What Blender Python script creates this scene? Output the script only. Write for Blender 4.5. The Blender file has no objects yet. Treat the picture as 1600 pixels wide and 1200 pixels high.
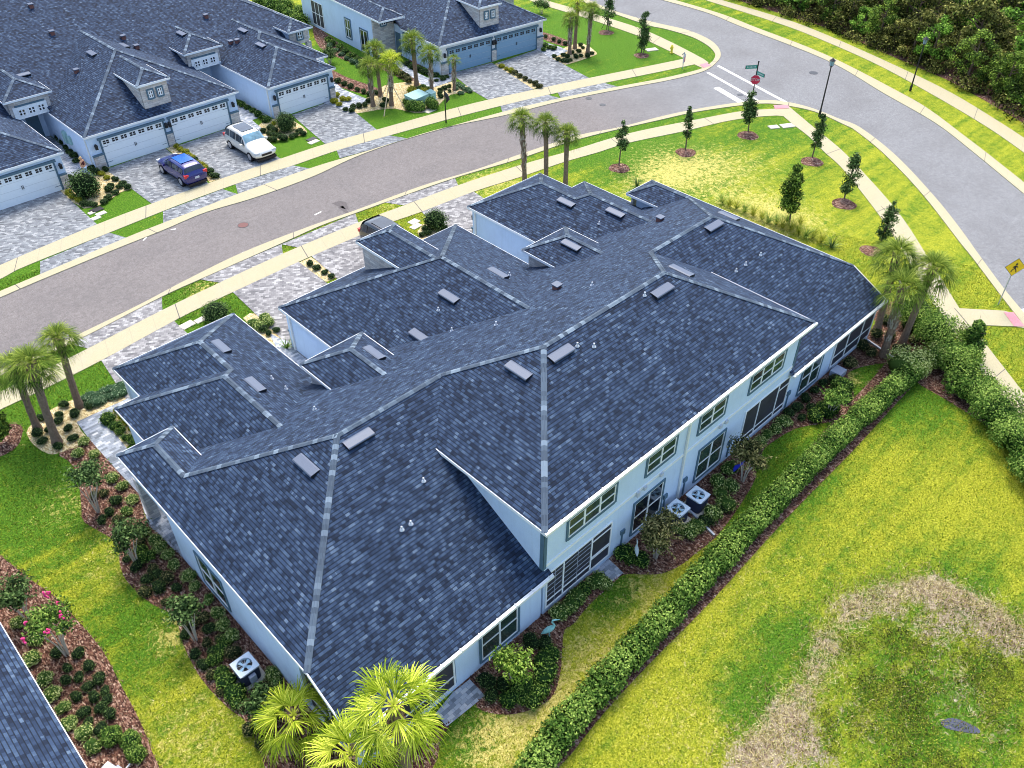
import bpy, math, random, mathutils
import numpy as np
from mathutils import Vector, Matrix
from mathutils.bvhtree import BVHTree
random.seed(7); RNG = np.random.default_rng(11)
scn = bpy.context.scene
# ------------------------------------------------------------------ camera, sky, sun, exposure
CX, CY, CZ, YAW, PIT, FPX = -4.497, -13.736, 29.34, 0.771, 0.703, 1335.876   # drone position, heading, tilt, focal length (px of a 1600 px frame)
cam_d = bpy.data.cameras.new('camera'); cam = bpy.data.objects.new('camera', cam_d); scn.collection.objects.link(cam)
cam.location = (CX, CY, CZ); cam.rotation_euler = (math.pi/2-PIT, 0, -YAW)
cam_d.sensor_width = 36; cam_d.lens = 36*FPX/1600; cam_d.clip_end = 3000; cam_d.clip_start = 0.5
scn.camera = cam
SUN_EL, SUN_AZ = math.radians(60), math.radians(42)     # azimuth measured from +Y towards +X
w = bpy.data.worlds.new('World'); scn.world = w; w.use_nodes = True
nt = w.node_tree; sky = nt.nodes.new('ShaderNodeTexSky'); sky.sky_type = 'NISHITA'; sky.sun_disc = False
sky.sun_elevation = SUN_EL; sky.sun_rotation = SUN_AZ; sky.air_density = 1.0; sky.dust_density = 2.5; sky.ozone_density = 1.0
nt.links.new(sky.outputs[0], nt.nodes['Background'].inputs[0]); nt.nodes['Background'].inputs[1].default_value = 0.15
sd = bpy.data.lights.new('sun', 'SUN'); sd.energy = 1.3; sd.angle = math.radians(20); sd.color = (1, .95, .86)
so = bpy.data.objects.new('sun', sd); scn.collection.objects.link(so); so.location = (60, 60, 80)
sdir = Vector((math.sin(SUN_AZ)*math.cos(SUN_EL), math.cos(SUN_AZ)*math.cos(SUN_EL), math.sin(SUN_EL)))
so.rotation_euler = sdir.to_track_quat('Z', 'Y').to_euler()
scn.view_settings.view_transform = 'Standard'; scn.view_settings.look = 'None'; scn.view_settings.gamma = 1
scn.view_settings.exposure = 1.42; scn.view_settings.use_curve_mapping = False
scn.render.engine = 'CYCLES'; scn.cycles.filter_width = 1.0
# ------------------------------------------------------------------ survey helper: a bearing from the drone to a spot on the ground / a height
_D = np.array([math.sin(YAW)*math.cos(PIT), math.cos(YAW)*math.cos(PIT), -math.sin(PIT)])
_R = np.array([math.cos(YAW), -math.sin(YAW), 0]); _U = np.cross(_R, _D); _C = np.array([CX, CY, CZ])
def ray(u, v): return _D+(u-800)/FPX*_R-(v-600)/FPX*_U
def G(u, v, z=0.0):
    d = ray(u, v); t = (z-CZ)/d[2]; p = _C+t*d; return Vector((p[0], p[1], z))
def above(base, u, v):            # point on the bearing (u,v) closest to the vertical through base
    d = ray(u, v); d = d/np.linalg.norm(d); a = np.array([base[0]-CX, base[1]-CY])
    t = (d[0]*a[0]+d[1]*a[1])/(d[0]**2+d[1]**2); p = _C+t*d; return Vector(p)
# ------------------------------------------------------------------ materials
MATS = {}
def N(t, ty, **kw):
    n = t.nodes.new('ShaderNode'+ty)
    for k, v in kw.items(): setattr(n, k, v)
    return n
def new_mat(name, rough=0.7, spec=0.3):
    m = bpy.data.materials.new(name); m.use_nodes = True; t = m.node_tree; b = t.nodes['Principled BSDF']
    b.inputs['Roughness'].default_value = rough; b.inputs['Specular IOR Level'].default_value = spec
    MATS[name] = m; return m, t, b
def math_n(t, op, a, b=None, c=None):
    n = N(t, 'Math', operation=op)
    for i, x in enumerate((a, b, c)):
        if x is None: continue
        if isinstance(x, (int, float)): n.inputs[i].default_value = x
        else: t.links.new(x, n.inputs[i])
    return n.outputs[0]
def mix_n(t, f, a, b, mode='MIX'):
    n = N(t, 'Mix', data_type='RGBA', blend_type=mode); n.clamp_factor = True
    for i, x in ((0, f), (6, a), (7, b)):
        if isinstance(x, (int, float)): n.inputs[i].default_value = x
        elif isinstance(x, tuple): n.inputs[i].default_value = (*x, 1)
        else: t.links.new(x, n.inputs[i])
    return n.outputs[2]
def noise_n(t, vec, scale, detail=4, rough=.6, dist=0):
    n = N(t, 'TexNoise'); n.inputs['Scale'].default_value = scale; n.inputs['Detail'].default_value = detail
    n.inputs['Roughness'].default_value = rough; n.inputs['Distortion'].default_value = dist
    if vec is not None: t.links.new(vec, n.inputs['Vector'])
    return n.outputs['Fac']
def ramp_n(t, f, stops, interp='LINEAR'):
    n = N(t, 'ValToRGB'); cr = n.color_ramp; cr.interpolation = interp
    while len(cr.elements) > 1: cr.elements.remove(cr.elements[-1])
    cr.elements[0].position = stops[0][0]; cr.elements[0].color = (*stops[0][1], 1)
    for p, c in stops[1:]: e = cr.elements.new(p); e.color = (*c, 1)
    t.links.new(f, n.inputs[0]); return n.outputs[0]
def bump_n(t, b, h, dist=.02, strength=.5):
    n = N(t, 'Bump'); n.inputs['Distance'].default_value = dist; n.inputs['Strength'].default_value = strength
    t.links.new(h, n.inputs['Height']); t.links.new(n.outputs[0], b.inputs['Normal'])
def pos_n(t): return N(t, 'NewGeometry').outputs['Position']
def sstep(t, x, a, b):
    n = N(t, 'MapRange'); n.inputs[1].default_value = a; n.inputs[2].default_value = b; t.links.new(x, n.inputs[0]); return n.outputs[0]
def plain(name, col, rough=.6, spec=.3, var=.12, scale=6, metal=0, bump=0):
    m, t, b = new_mat(name, rough, spec); p = pos_n(t)
    f = noise_n(t, p, scale, 6, .7)
    c = ramp_n(t, f, [(.25, tuple(x*(1-var) for x in col)), (.75, tuple(min(1, x*(1+var)) for x in col))])
    t.links.new(c, b.inputs['Base Color']); b.inputs['Metallic'].default_value = metal
    if bump: bump_n(t, b, f, bump, .6)
    return m
def tiles(t, uv, w, h, stag=0.5, jit=0.0):
    s = N(t, 'SeparateXYZ'); t.links.new(uv, s.inputs[0])
    r = math_n(t, 'DIVIDE', s.outputs[1], h); row = math_n(t, 'FLOOR', r)
    wn = N(t, 'TexWhiteNoise', noise_dimensions='1D'); t.links.new(row, wn.inputs['W'])
    off = math_n(t, 'MULTIPLY', wn.outputs['Value'], 1.0) if jit else math_n(t, 'MULTIPLY', row, stag)
    c = math_n(t, 'ADD', math_n(t, 'DIVIDE', s.outputs[0], w), off); col = math_n(t, 'FLOOR', c)
    cb = N(t, 'CombineXYZ'); t.links.new(col, cb.inputs[0]); t.links.new(row, cb.inputs[1])
    w2 = N(t, 'TexWhiteNoise', noise_dimensions='2D'); t.links.new(cb.outputs[0], w2.inputs['Vector'])
    return w2.outputs['Value'], math_n(t, 'FRACT', c), math_n(t, 'FRACT', r), w2.outputs['Color']
def shingle(name, gain=1.0):
    m, t, b = new_mat(name, .82, .25); uv = N(t, 'UVMap').outputs[0]
    v1, fx, fy, _ = tiles(t, uv, .17, .14, jit=1); v2, gx, gy, _ = tiles(t, uv, .29, .14, jit=1)
    n1 = noise_n(t, uv, 38, 3, .8); n2 = noise_n(t, uv, .35, 3, .6)
    v = math_n(t, 'ADD', math_n(t, 'MULTIPLY', v1, .62), math_n(t, 'MULTIPLY', v2, .38))
    v = math_n(t, 'ADD', v, math_n(t, 'MULTIPLY', math_n(t, 'SUBTRACT', n1, .5), .55))
    v = math_n(t, 'ADD', v, math_n(t, 'MULTIPLY', math_n(t, 'SUBTRACT', n2, .5), .16))
    g = gain
    c = ramp_n(t, v, [(.10, (.006*g, .013*g, .030*g)), (.32, (.014*g, .028*g, .060*g)), (.55, (.024*g, .045*g, .090*g)), (.76, (.038*g, .067*g, .122*g)), (.90, (.062*g, .100*g, .162*g)), (.99, (.12*g, .17*g, .24*g))])
    edge = math_n(t, 'LESS_THAN', fy, .26); c = mix_n(t, math_n(t, 'MULTIPLY', edge, .80), c, (.003, .006, .011))  # dark course line paints in the shadow at each shingle edge
    t.links.new(c, b.inputs['Base Color'])
    h = math_n(t, 'ADD', math_n(t, 'SUBTRACT', 1.0, fy), math_n(t, 'MULTIPLY', v1, .6)); bump_n(t, b, h, .012, .7)
    return m
shingle('shingle')
def cap_mat():
    m, t, b = new_mat('ridge_shingle', .8, .25); uv = N(t, 'UVMap').outputs[0]
    s = N(t, 'SeparateXYZ'); t.links.new(uv, s.inputs[0]); k = math_n(t, 'FLOOR', math_n(t, 'DIVIDE', s.outputs[0], .21))
    wn = N(t, 'TexWhiteNoise', noise_dimensions='1D'); t.links.new(k, wn.inputs['W'])
    c = ramp_n(t, wn.outputs['Value'], [(.0, (.025, .042, .068)), (.45, (.045, .072, .105)), (.7, (.085, .125, .17)), (.92, (.24, .31, .37))])
    n = noise_n(t, uv, 30, 3, .8); c = mix_n(t, .35, c, ramp_n(t, n, [(.3, (.02, .03, .05)), (.7, (.24, .29, .34))]))
    t.links.new(c, b.inputs['Base Color'])
cap_mat()
def stone_mat():
    m, t, b = new_mat('stone_veneer', .85, .2); p = N(t, 'TexCoord').outputs['Object']
    s = N(t, 'SeparateXYZ'); t.links.new(p, s.inputs[0]); cb = N(t, 'CombineXYZ')
    t.links.new(math_n(t, 'ADD', s.outputs[0], s.outputs[1]), cb.inputs[0]); t.links.new(s.outputs[2], cb.inputs[1])
    v, fx, fy, _ = tiles(t, cb.outputs[0], .42, .15, jit=1); n = noise_n(t, p, 14, 5, .7)
    c = ramp_n(t, v, [(.0, (.30, .28, .27)), (.35, (.50, .46, .43)), (.6, (.66, .62, .57)), (.9, (.50, .42, .36))], 'LINEAR')
    e = math_n(t, 'LESS_THAN', fy, .14); c = mix_n(t, math_n(t, 'MULTIPLY', e, .5), c, (.12, .11, .11))
    c = mix_n(t, .3, c, ramp_n(t, n, [(.3, (.2, .19, .19)), (.7, (.8, .77, .74))])); t.links.new(c, b.inputs['Base Color']); bump_n(t, b, v, .02, .6)
stone_mat()
def stucco(name, col, v=.05):
    m, t, b = new_mat(name, .85, .2); p = pos_n(t); f = noise_n(t, p, 45, 4, .8); g = noise_n(t, p, .8, 4, .6)
    c = ramp_n(t, f, [(.3, tuple(x*.84 for x in col)), (.7, tuple(min(1, x*1.1) for x in col))])
    c = mix_n(t, sstep(t, g, .45, .75), c, tuple(x*.88 for x in col)); mp = N(t, 'Mapping'); mp.inputs['Scale'].default_value = (5, 5, .35); t.links.new(p, mp.inputs[0]); st_ = noise_n(t, mp.outputs[0], 1.0, 5, .7); c = mix_n(t, math_n(t, 'MULTIPLY', sstep(t, st_, .52, .75), .35), c, tuple(x*.72 for x in col)); t.links.new(c, b.inputs['Base Color']); bump_n(t, b, f, .01, .35)
stucco('stucco', (.58, .70, .85)); stucco('stucco_white', (.78, .79, .80))
plain('trim_white', (.78, .80, .80), .5, .4, .05); plain('trim_slate', (.085, .15, .20), .6, .3, .15)
plain('gutter_white', (.72, .73, .70), .45, .4, .12, 9); plain('door_white', (.76, .80, .82), .5, .4, .04)
plain('door_blue', (.20, .33, .45), .5, .4, .06); plain('vent_grey', (.085, .11, .16), .5, .4, .2, 30)
plain('vent_pale', (.36, .40, .48), .5, .4, .15, 30); plain('pipe_white', (.50, .53, .57), .5, .4, .05); plain('cap_rust', (.16, .07, .06), .7, .3, .3, 20)
plain('dark_metal', (.012, .013, .016), .4, .5, .2); plain('grey_metal', (.45, .48, .5), .4, .5, .1, metal=.4)
plain('ac_side', (.035, .045, .085), .55, .4, .35, 40); plain('ac_top', (.62, .70, .76), .45, .4, .06); plain('pad', (.62, .56, .45), .9, .2, .2, 20)
plain('blade_blue', (.38, .60, .72), .4, .4, .1); plain('black', (.01, .01, .012), .5, .4, .1)
plain('tar', (.12, .105, .10), .9, .2, .3, 12); plain('paint_white', (.85, .84, .78), .7, .3, .08, 8); plain('sign_green', (.01, .25, .2), .5, .4, .1); plain('sign_red', (.55, .02, .07), .5, .4, .1)
plain('sign_yellow', (.85, .55, .01), .5, .4, .05); plain('hydrant_yellow', (.75, .6, .05), .5, .4, .1); plain('pink', (.62, .24, .26), .9, .2, .2, 10)
plain('box_green', (.30, .48, .45), .6, .3, .1); plain('egret', (.62, .68, .64), .6, .3, .2, 20); plain('heron_teal', (.25, .50, .47), .6, .3, .3, 25)
plain('blue_paint', (.015, .03, .55), .5, .4, .2, 30); plain('flower_pink', (.85, .06, .22), .7, .2, .3, 30)
plain('skin', (.62, .33, .2), .6, .3, .05); plain('hair', (.55, .38, .14), .7, .3, .2, 30); plain('shirt', (.07, .015, .02), .8, .2, .2, 20); plain('jeans', (.35, .48, .62), .85, .2, .12, 30)
def glass(name, col, rough=.08):
    m, t, b = new_mat(name, rough, .8); b.inputs['Base Color'].default_value = (*col, 1)
    p = pos_n(t); f = noise_n(t, p, 1.3, 3, .6)
    t.links.new(ramp_n(t, f, [(.3, tuple(x*.5 for x in col)), (.7, tuple(x*1.5 for x in col))]), b.inputs['Base Color'])
glass('glass_green', (.03, .055, .045)); glass('glass_dark', (.012, .017, .022)); glass('screen_dark', (.018, .018, .032), .6); glass('car_glass', (.02, .03, .04), .05); glass('car_glass_light', (.16, .30, .36), .08)
def carp(name, col):
    m, t, b = new_mat(name, .25, .6); b.inputs['Base Color'].default_value = (*col, 1); b.inputs['Coat Weight'].default_value = .8; b.inputs['Metallic'].default_value = .15
carp('paint_blue', (.002, .004, .13)); carp('paint_pearl', (.72, .70, .62)); carp('paint_black', (.004, .006, .012)); plain('tyre', (.012, .012, .013), .85, .2, .2, 20); plain('rim', (.5, .52, .55), .3, .6, .1, metal=.7); plain('tail_red', (.6, .03, .03), .3, .5, .1); plain('sunroof_blue', (.02, .12, .45), .15, .7, .3, 2)
def asphalt():
    m, t, b = new_mat('asphalt', .9, .25); p = pos_n(t); s = N(t, 'SeparateXYZ'); t.links.new(p, s.inputs[0])
    f = noise_n(t, p, 14, 6, .85); g = noise_n(t, p, .25, 5, .6); k = noise_n(t, p, 3, 5, .7)
    f = math_n(t, 'ADD', math_n(t, 'MULTIPLY', f, .5), math_n(t, 'MULTIPLY', noise_n(t, p, 3.2, 9, 1.0), .5))
    a = ramp_n(t, f, [(.36, (.06, .053, .049)), (.5, (.175, .155, .143)), (.64, (.36, .325, .30))])
    c = ramp_n(t, f, [(.36, (.075, .075, .075)), (.5, (.195, .195, .193)), (.64, (.39, .39, .385))])
    d = math_n(t, 'ADD', s.outputs[0], math_n(t, 'MULTIPLY', s.outputs[1], -.45))
    c = mix_n(t, sstep(t, d, 34, 46), a, c)
    c = mix_n(t, math_n(t, 'MULTIPLY', sstep(t, g, .42, .7), .35), c, (.105, .098, .095)); c = mix_n(t, math_n(t, 'MULTIPLY', sstep(t, k, .5, .7), .22), c, (.27, .255, .24))
    t.links.new(c, b.inputs['Base Color']); bump_n(t, b, f, .01, .4)
asphalt()
def concrete():
    m, t, b = new_mat('concrete', .9, .2); p = pos_n(t); uv = N(t, 'UVMap').outputs[0]
    f = noise_n(t, p, 18, 5, .8); g = noise_n(t, p, .7, 5, .65)
    c = ramp_n(t, f, [(.3, (.34, .30, .185)), (.7, (.50, .445, .285))])
    c = mix_n(t, math_n(t, 'MULTIPLY', sstep(t, g, .45, .75), .3), c, (.40, .37, .29))
    s = N(t, 'SeparateXYZ'); t.links.new(uv, s.inputs[0]); j = math_n(t, 'LESS_THAN', math_n(t, 'FRACT', math_n(t, 'DIVIDE', s.outputs[0], 1.52)), .022)
    k = math_n(t, 'LESS_THAN', math_n(t, 'FRACT', math_n(t, 'DIVIDE', s.outputs[0], 9.12)), .006); c = mix_n(t, math_n(t, 'MULTIPLY', j, .25), c, (.2, .18, .15)); c = mix_n(t, k, c, (.12, .11, .1))
    t.links.new(c, b.inputs['Base Color'])
concrete()
def pavers(name, cols, w=.24, h=.16, ang=.6):
    m, t, b = new_mat(name, .9, .2); p = pos_n(t); mp = N(t, 'Mapping'); mp.inputs['Rotation'].default_value = (0, 0, ang); t.links.new(p, mp.inputs[0])
    v, fx, fy, _ = tiles(t, mp.outputs[0], w, h); v2, _, _, _ = tiles(t, mp.outputs[0], w*1.5, h*1.0, jit=1); f = noise_n(t, p, 20, 5, .9); g = noise_n(t, p, .6, 4, .6)
    x = math_n(t, 'ADD', math_n(t, 'MULTIPLY', v, .7), math_n(t, 'MULTIPLY', v2, .3)); x = math_n(t, 'ADD', x, math_n(t, 'MULTIPLY', math_n(t, 'SUBTRACT', f, .5), .5)); x = math_n(t, 'ADD', x, math_n(t, 'MULTIPLY', math_n(t, 'SUBTRACT', g, .5), .5))
    c = ramp_n(t, x, [(.1, cols[0]), (.4, cols[1]), (.65, cols[2]), (.9, cols[3])])
    e = math_n(t, 'LESS_THAN', math_n(t, 'MINIMUM', fx, fy), .08); c = mix_n(t, math_n(t, 'MULTIPLY', e, .4), c, (.1, .1, .1))
    t.links.new(c, b.inputs['Base Color']); bump_n(t, b, v, .01, .4)
pavers('pavers_north', [(.115, .12, .125), (.18, .19, .20), (.235, .25, .255), (.36, .365, .36)])
pavers('pavers_south', [(.14, .135, .135), (.22, .212, .208), (.29, .278, .268), (.42, .41, .39)])
pavers('pavers_walk', [(.16, .18, .2), (.28, .31, .35), (.40, .43, .47), (.55, .55, .55)], .3, .15, 0)
def bed(name, cols, sc, patch=None):
    m, t, b = new_mat(name, .95, .15); p = pos_n(t); vo = N(t, 'TexVoronoi'); vo.inputs['Scale'].default_value = sc; vo.inputs['Randomness'].default_value = 1
    mp = N(t, 'Mapping'); mp.inputs['Scale'].default_value = (1, .45, 1); mp.inputs['Rotation'].default_value = (0, 0, .9); t.links.new(p, mp.inputs[0]); t.links.new(mp.outputs[0], vo.inputs['Vector'])
    s = N(t, 'SeparateColor'); t.links.new(vo.outputs['Color'], s.inputs[0]); f = noise_n(t, p, 3, 5, .7)
    x = math_n(t, 'ADD', math_n(t, 'MULTIPLY', s.outputs[0], .75), math_n(t, 'MULTIPLY', math_n(t, 'SUBTRACT', f, .35), .8))
    c = ramp_n(t, x, cols); t.links.new(c, b.inputs['Base Color']); bump_n(t, b, s.outputs[1], .04, .8)
bed('mulch', [(.05, (.022, .011, .008)), (.35, (.085, .038, .027)), (.6, (.18, .085, .057)), (.8, (.34, .21, .15)), (.97, (.56, .44, .33))], 22)
bed('gravel', [(.05, (.22, .14, .05)), (.35, (.47, .36, .17)), (.7, (.66, .55, .30)), (.95, (.8, .72, .5))], 24)
def grass_ground():
    m, t, b = new_mat('lawn', .95, .1); p = pos_n(t); at = N(t, 'Attribute', attribute_name='paint'); s = N(t, 'SeparateColor'); t.links.new(at.outputs['Color'], s.inputs[0])
    f = noise_n(t, p, 11, 6, .92, .4); g = noise_n(t, p, 1.7, 9, .9, .5); mp = N(t, 'Mapping'); mp.inputs['Rotation'].default_value = (0, 0, .55); mp.inputs['Scale'].default_value = (.10, 1.1, 1); t.links.new(p, mp.inputs[0]); mow = noise_n(t, mp.outputs[0], 1.0, 3, .6); h = noise_n(t, p, 3.2, 8, .85, .8); q = noise_n(t, p, 22, 4, .9)
    dk = ramp_n(t, f, [(.36, (.010, .040, .004)), (.5, (.065, .165, .010)), (.64, (.20, .36, .03))])
    yl = ramp_n(t, f, [(.36, (.075, .11, .006)), (.5, (.31, .34, .018)), (.64, (.68, .62, .08))])
    st = ramp_n(t, f, [(.36, (.22, .19, .03)), (.5, (.56, .48, .12)), (.64, (.85, .75, .30))])
    tan = mix_n(t, sstep(t, h, .42, .6), ramp_n(t, q, [(.3, (.05, .028, .018)), (.5, (.16, .10, .065)), (.68, (.42, .30, .20))]), ramp_n(t, q, [(.3, (.20, .14, .08)), (.48, (.50, .41, .27)), (.66, (.80, .72, .55))]))
    k = math_n(t, 'ADD', s.outputs[0], math_n(t, 'MULTIPLY', math_n(t, 'SUBTRACT', g, .5), 2.4)); k = math_n(t, 'ADD', k, math_n(t, 'MULTIPLY', math_n(t, 'SUBTRACT', mow, .5), 1.1)); c = mix_n(t, sstep(t, k, .25, .8), dk, yl)
    k = math_n(t, 'ADD', math_n(t, 'MULTIPLY', s.outputs[1], 1.25), math_n(t, 'MULTIPLY', math_n(t, 'SUBTRACT', h, .5), 2.6)); c = mix_n(t, sstep(t, k, .42, .70), c, st)
    k = math_n(t, 'ADD', s.outputs[2], math_n(t, 'ADD', math_n(t, 'MULTIPLY', math_n(t, 'SUBTRACT', h, .5), 1.6), math_n(t, 'MULTIPLY', math_n(t, 'SUBTRACT', g, .5), 1.2))); c = mix_n(t, sstep(t, k, .40, .62), c, tan)
    t.links.new(c, b.inputs['Base Color']); bump_n(t, b, f, .08, .9)
grass_ground()
def leaf(name, dark, mid, light, rough=.6, trans=.25):
    m, t, b = new_mat(name, max(rough, .75), .1); at = N(t, 'Attribute', attribute_name='tint'); s = N(t, 'SeparateColor'); t.links.new(at.outputs['Color'], s.inputs[0])
    c = ramp_n(t, s.outputs[0], [(.0, dark), (.5, mid), (1, light)]); t.links.new(c, b.inputs['Base Color'])
    tr = N(t, 'BsdfTranslucent'); t.links.new(c, tr.inputs[0]); ms = N(t, 'MixShader'); ms.inputs[0].default_value = trans
    t.links.new(b.outputs[0], ms.inputs[1]); t.links.new(tr.outputs[0], ms.inputs[2]); t.links.new(ms.outputs[0], t.nodes['Material Output'].inputs[0])
leaf('leaf_dark', (.008, .020, .006), (.055, .11, .028), (.26, .38, .12)); leaf('leaf_mid', (.010, .035, .007), (.10, .205, .028), (.44, .58, .12))
leaf('leaf_light', (.04, .09, .015), (.30, .39, .09), (.78, .80, .34)); leaf('leaf_yellow', (.15, .16, .01), (.36, .36, .03), (.62, .56, .08))
leaf('leaf_bright', (.02, .06, .008), (.16, .28, .03), (.55, .68, .14)); leaf('leaf_olive', (.015, .025, .008), (.12, .13, .04), (.44, .38, .16)); leaf('leaf_silver', (.03, .07, .03), (.13, .23, .11), (.36, .46, .28))
leaf('palm_green', (.015, .04, .008), (.14, .22, .025), (.50, .56, .10), .6, .2); leaf('palm_yellow', (.05, .11, .008), (.34, .44, .02), (.90, .90, .14), .6, .25)
leaf('grass_blade', (.02, .07, .005), (.22, .29, .018), (.64, .58, .09)); leaf('straw_blade', (.10, .06, .03), (.42, .34, .13), (.85, .75, .40)); leaf('forest_green', (.008, .016, .004), (.085, .16, .022), (.50, .66, .10)); leaf('forest_bright', (.02, .05, .008), (.18, .38, .04), (.66, .90, .16)); leaf('forest_olive', (.010, .014, .004), (.115, .13, .025), (.56, .52, .14))
plain('trunk_palm', (.21, .145, .10), .9, .2, .5, 9, bump=.03); plain('trunk_boot', (.40, .35, .29), .9, .2, .6, 14, bump=.04); plain('bark', (.14, .10, .075), .9, .2, .35, 12); plain('bark_pale', (.50, .44, .36), .9, .2, .2, 12); plain('stake_wood', (.55, .42, .25), .9, .2, .2, 12)
# ------------------------------------------------------------------ object helpers
COL = scn.collection
def link(o, parent=None):
    COL.objects.link(o)
    if parent: o.parent = parent
    return o
def tag(o, label=None, cat=None, group=None, kind=None):
    for k, v in (('label', label), ('category', cat), ('group', group), ('kind', kind)):
        if v: o[k] = v
    return o
def thing(name, label, cat, loc=(0, 0, 0), rz=0, group=None):
    o = bpy.data.objects.new(name, None); o.empty_display_size = .3; link(o); o.location = loc; o.rotation_euler = (0, 0, rz)
    return tag(o, label, cat, group)
class MB:
    def __init__(s): s.v = []; s.f = []; s.m = []; s.uv = []
    def poly(s, pts, m=0, uv='auto'):
        i = len(s.v); pts = [Vector(p) for p in pts]; s.v += pts; s.f.append(tuple(range(i, i+len(pts)))); s.m.append(m)
        if uv == 'auto':
            n = Vector((0, 0, 0))
            for a, b in zip(pts, pts[1:]+pts[:1]): n += a.cross(b)
            n.normalize(); u = Vector((0, 0, 1)).cross(n)
            u = u.normalized() if u.length > .01 else Vector((1, 0, 0)); v = n.cross(u)
            uv = [(p.dot(u), p.dot(v)) for p in pts]
        s.uv.append(uv)
    def box(s, x0, x1, y0, y1, z0, z1, m=0, M=None):
        P = [Vector(p) for p in ((x0, y0, z0), (x1, y0, z0), (x1, y1, z0), (x0, y1, z0), (x0, y0, z1), (x1, y0, z1), (x1, y1, z1), (x0, y1, z1))]
        if M: P = [M @ p for p in P]
        for f in ((3, 2, 1, 0), (4, 5, 6, 7), (0, 1, 5, 4), (1, 2, 6, 5), (2, 3, 7, 6), (3, 0, 4, 7)): s.poly([P[k] for k in f], m)
    def bar(s, a, b, w, h, m=0, up=(0, 0, 1)):
        a, b = Vector(a), Vector(b); d = (b-a); L = d.length; d.normalize(); u = Vector(up); sd_ = d.cross(u)
        sd_ = sd_.normalized() if sd_.length > 1e-3 else Vector((1, 0, 0)); u = sd_.cross(d)
        M = Matrix((( d.x, sd_.x, u.x, a.x), (d.y, sd_.y, u.y, a.y), (d.z, sd_.z, u.z, a.z), (0, 0, 0, 1)))
        s.box(0, L, -w/2, w/2, -h/2, h/2, m, M)
    def tube(s, pts, rad, n=8, m=0, cap=True):
        pts = [Vector(p) for p in pts]; rings = []
        for i, p in enumerate(pts):
            d = (pts[min(i+1, len(pts)-1)]-pts[max(i-1, 0)]).normalized(); a = d.cross(Vector((.31, .95, .02))); a = a.normalized() if a.length > .05 else d.cross(Vector((1, 0, 0))).normalized(); b = d.cross(a)
            r = rad[i] if isinstance(rad, (list, tuple)) else rad
            rings.append([p+(a*math.cos(2*math.pi*k/n)+b*math.sin(2*math.pi*k/n))*r for k in range(n)])
        for r0, r1 in zip(rings, rings[1:]):
            for k in range(n): s.poly([r0[k], r1[k], r1[(k+1) % n], r0[(k+1) % n]], m, [(0, 0)]*4)
        if cap: s.poly(rings[-1], m, [(0, 0)]*n); s.poly(rings[0][::-1], m, [(0, 0)]*n)
    def ring(s, c, r, z0, z1, n=24, m=0):
        c = Vector(c); s.tube([c+Vector((0, 0, z0)), c+Vector((0, 0, z1))], r, n, m)
    def sphere(s, c, r, m=0, n=10, k=6, sc=(1, 1, 1)):
        c = Vector(c)
        P = lambda i, j: c+Vector((math.cos(2*math.pi*j/n)*math.sin(math.pi*i/k)*sc[0], math.sin(2*math.pi*j/n)*math.sin(math.pi*i/k)*sc[1], math.cos(math.pi*i/k)*sc[2]))*r
        for i in range(k):
            for j in range(n):
                q = [P(i, j), P(i+1, j), P(i+1, j+1), P(i, j+1)]
                if i == 0: q = q[:3]
                elif i == k-1: q = [q[0], q[1], q[3]]
                s.poly(q, m, [(0, 0)]*len(q))
    def build(s, name, mats, parent=None, smooth=False):
        me = bpy.data.meshes.new(name); me.from_pydata([tuple(p) for p in s.v], [], s.f)
        for x in (mats if isinstance(mats, (list, tuple)) else [mats]): me.materials.append(MATS[x])
        me.polygons.foreach_set('material_index', s.m); uvl = me.uv_layers.new(name='UVMap')
        uvl.data.foreach_set('uv', [c for f in s.uv for p in f for c in p])
        if smooth:
            me.polygons.foreach_set('use_smooth', [True]*len(s.f))
        me.update(); o = bpy.data.objects.new(name, me); return link(o, parent)
def copy_tree(o, parent=None):
    c = o.copy(); link(c, None); c.parent = parent
    for ch in [x for x in KIDS.get(o.name, [])]: copy_tree(ch, c)
    return c
KIDS = {}
def reg(o):                      # remember children of a prototype so that it can be copied fast
    KIDS[o.name] = [c for c in bpy.data.objects if c.parent == o]
    for c in KIDS[o.name]: reg(c)
    return o
# ------------------------------------------------------------------ ground sheets
def cr(pts, k=6, closed=False):
    P = [Vector(p) for p in pts]; out = []; n = len(P)
    rng = range(n) if closed else range(n-1)
    for i in rng:
        if closed: p0, p1, p2, p3 = P[i-1], P[i], P[(i+1) % n], P[(i+2) % n]
        else: p0, p1, p2, p3 = P[max(i-1, 0)], P[i], P[i+1], P[min(i+2, n-1)]
        for j in range(k):
            t = j/k; out.append(.5*((2*p1)+(p2-p0)*t+(2*p0-5*p1+4*p2-p3)*t*t+(3*p1-p0-3*p2+p3)*t**3))
    if not closed: out.append(P[-1])
    return out
def ext(P, a=25, b=25):
    P = list(P); P.insert(0, P[0]+(P[0]-P[1]).normalized()*a); P.append(P[-1]+(P[-1]-P[-2]).normalized()*b); return P
def GP(px): return [G(*p) for p in px]
COVER = []       # (kind, triangle) of everything laid over the lawn
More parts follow.
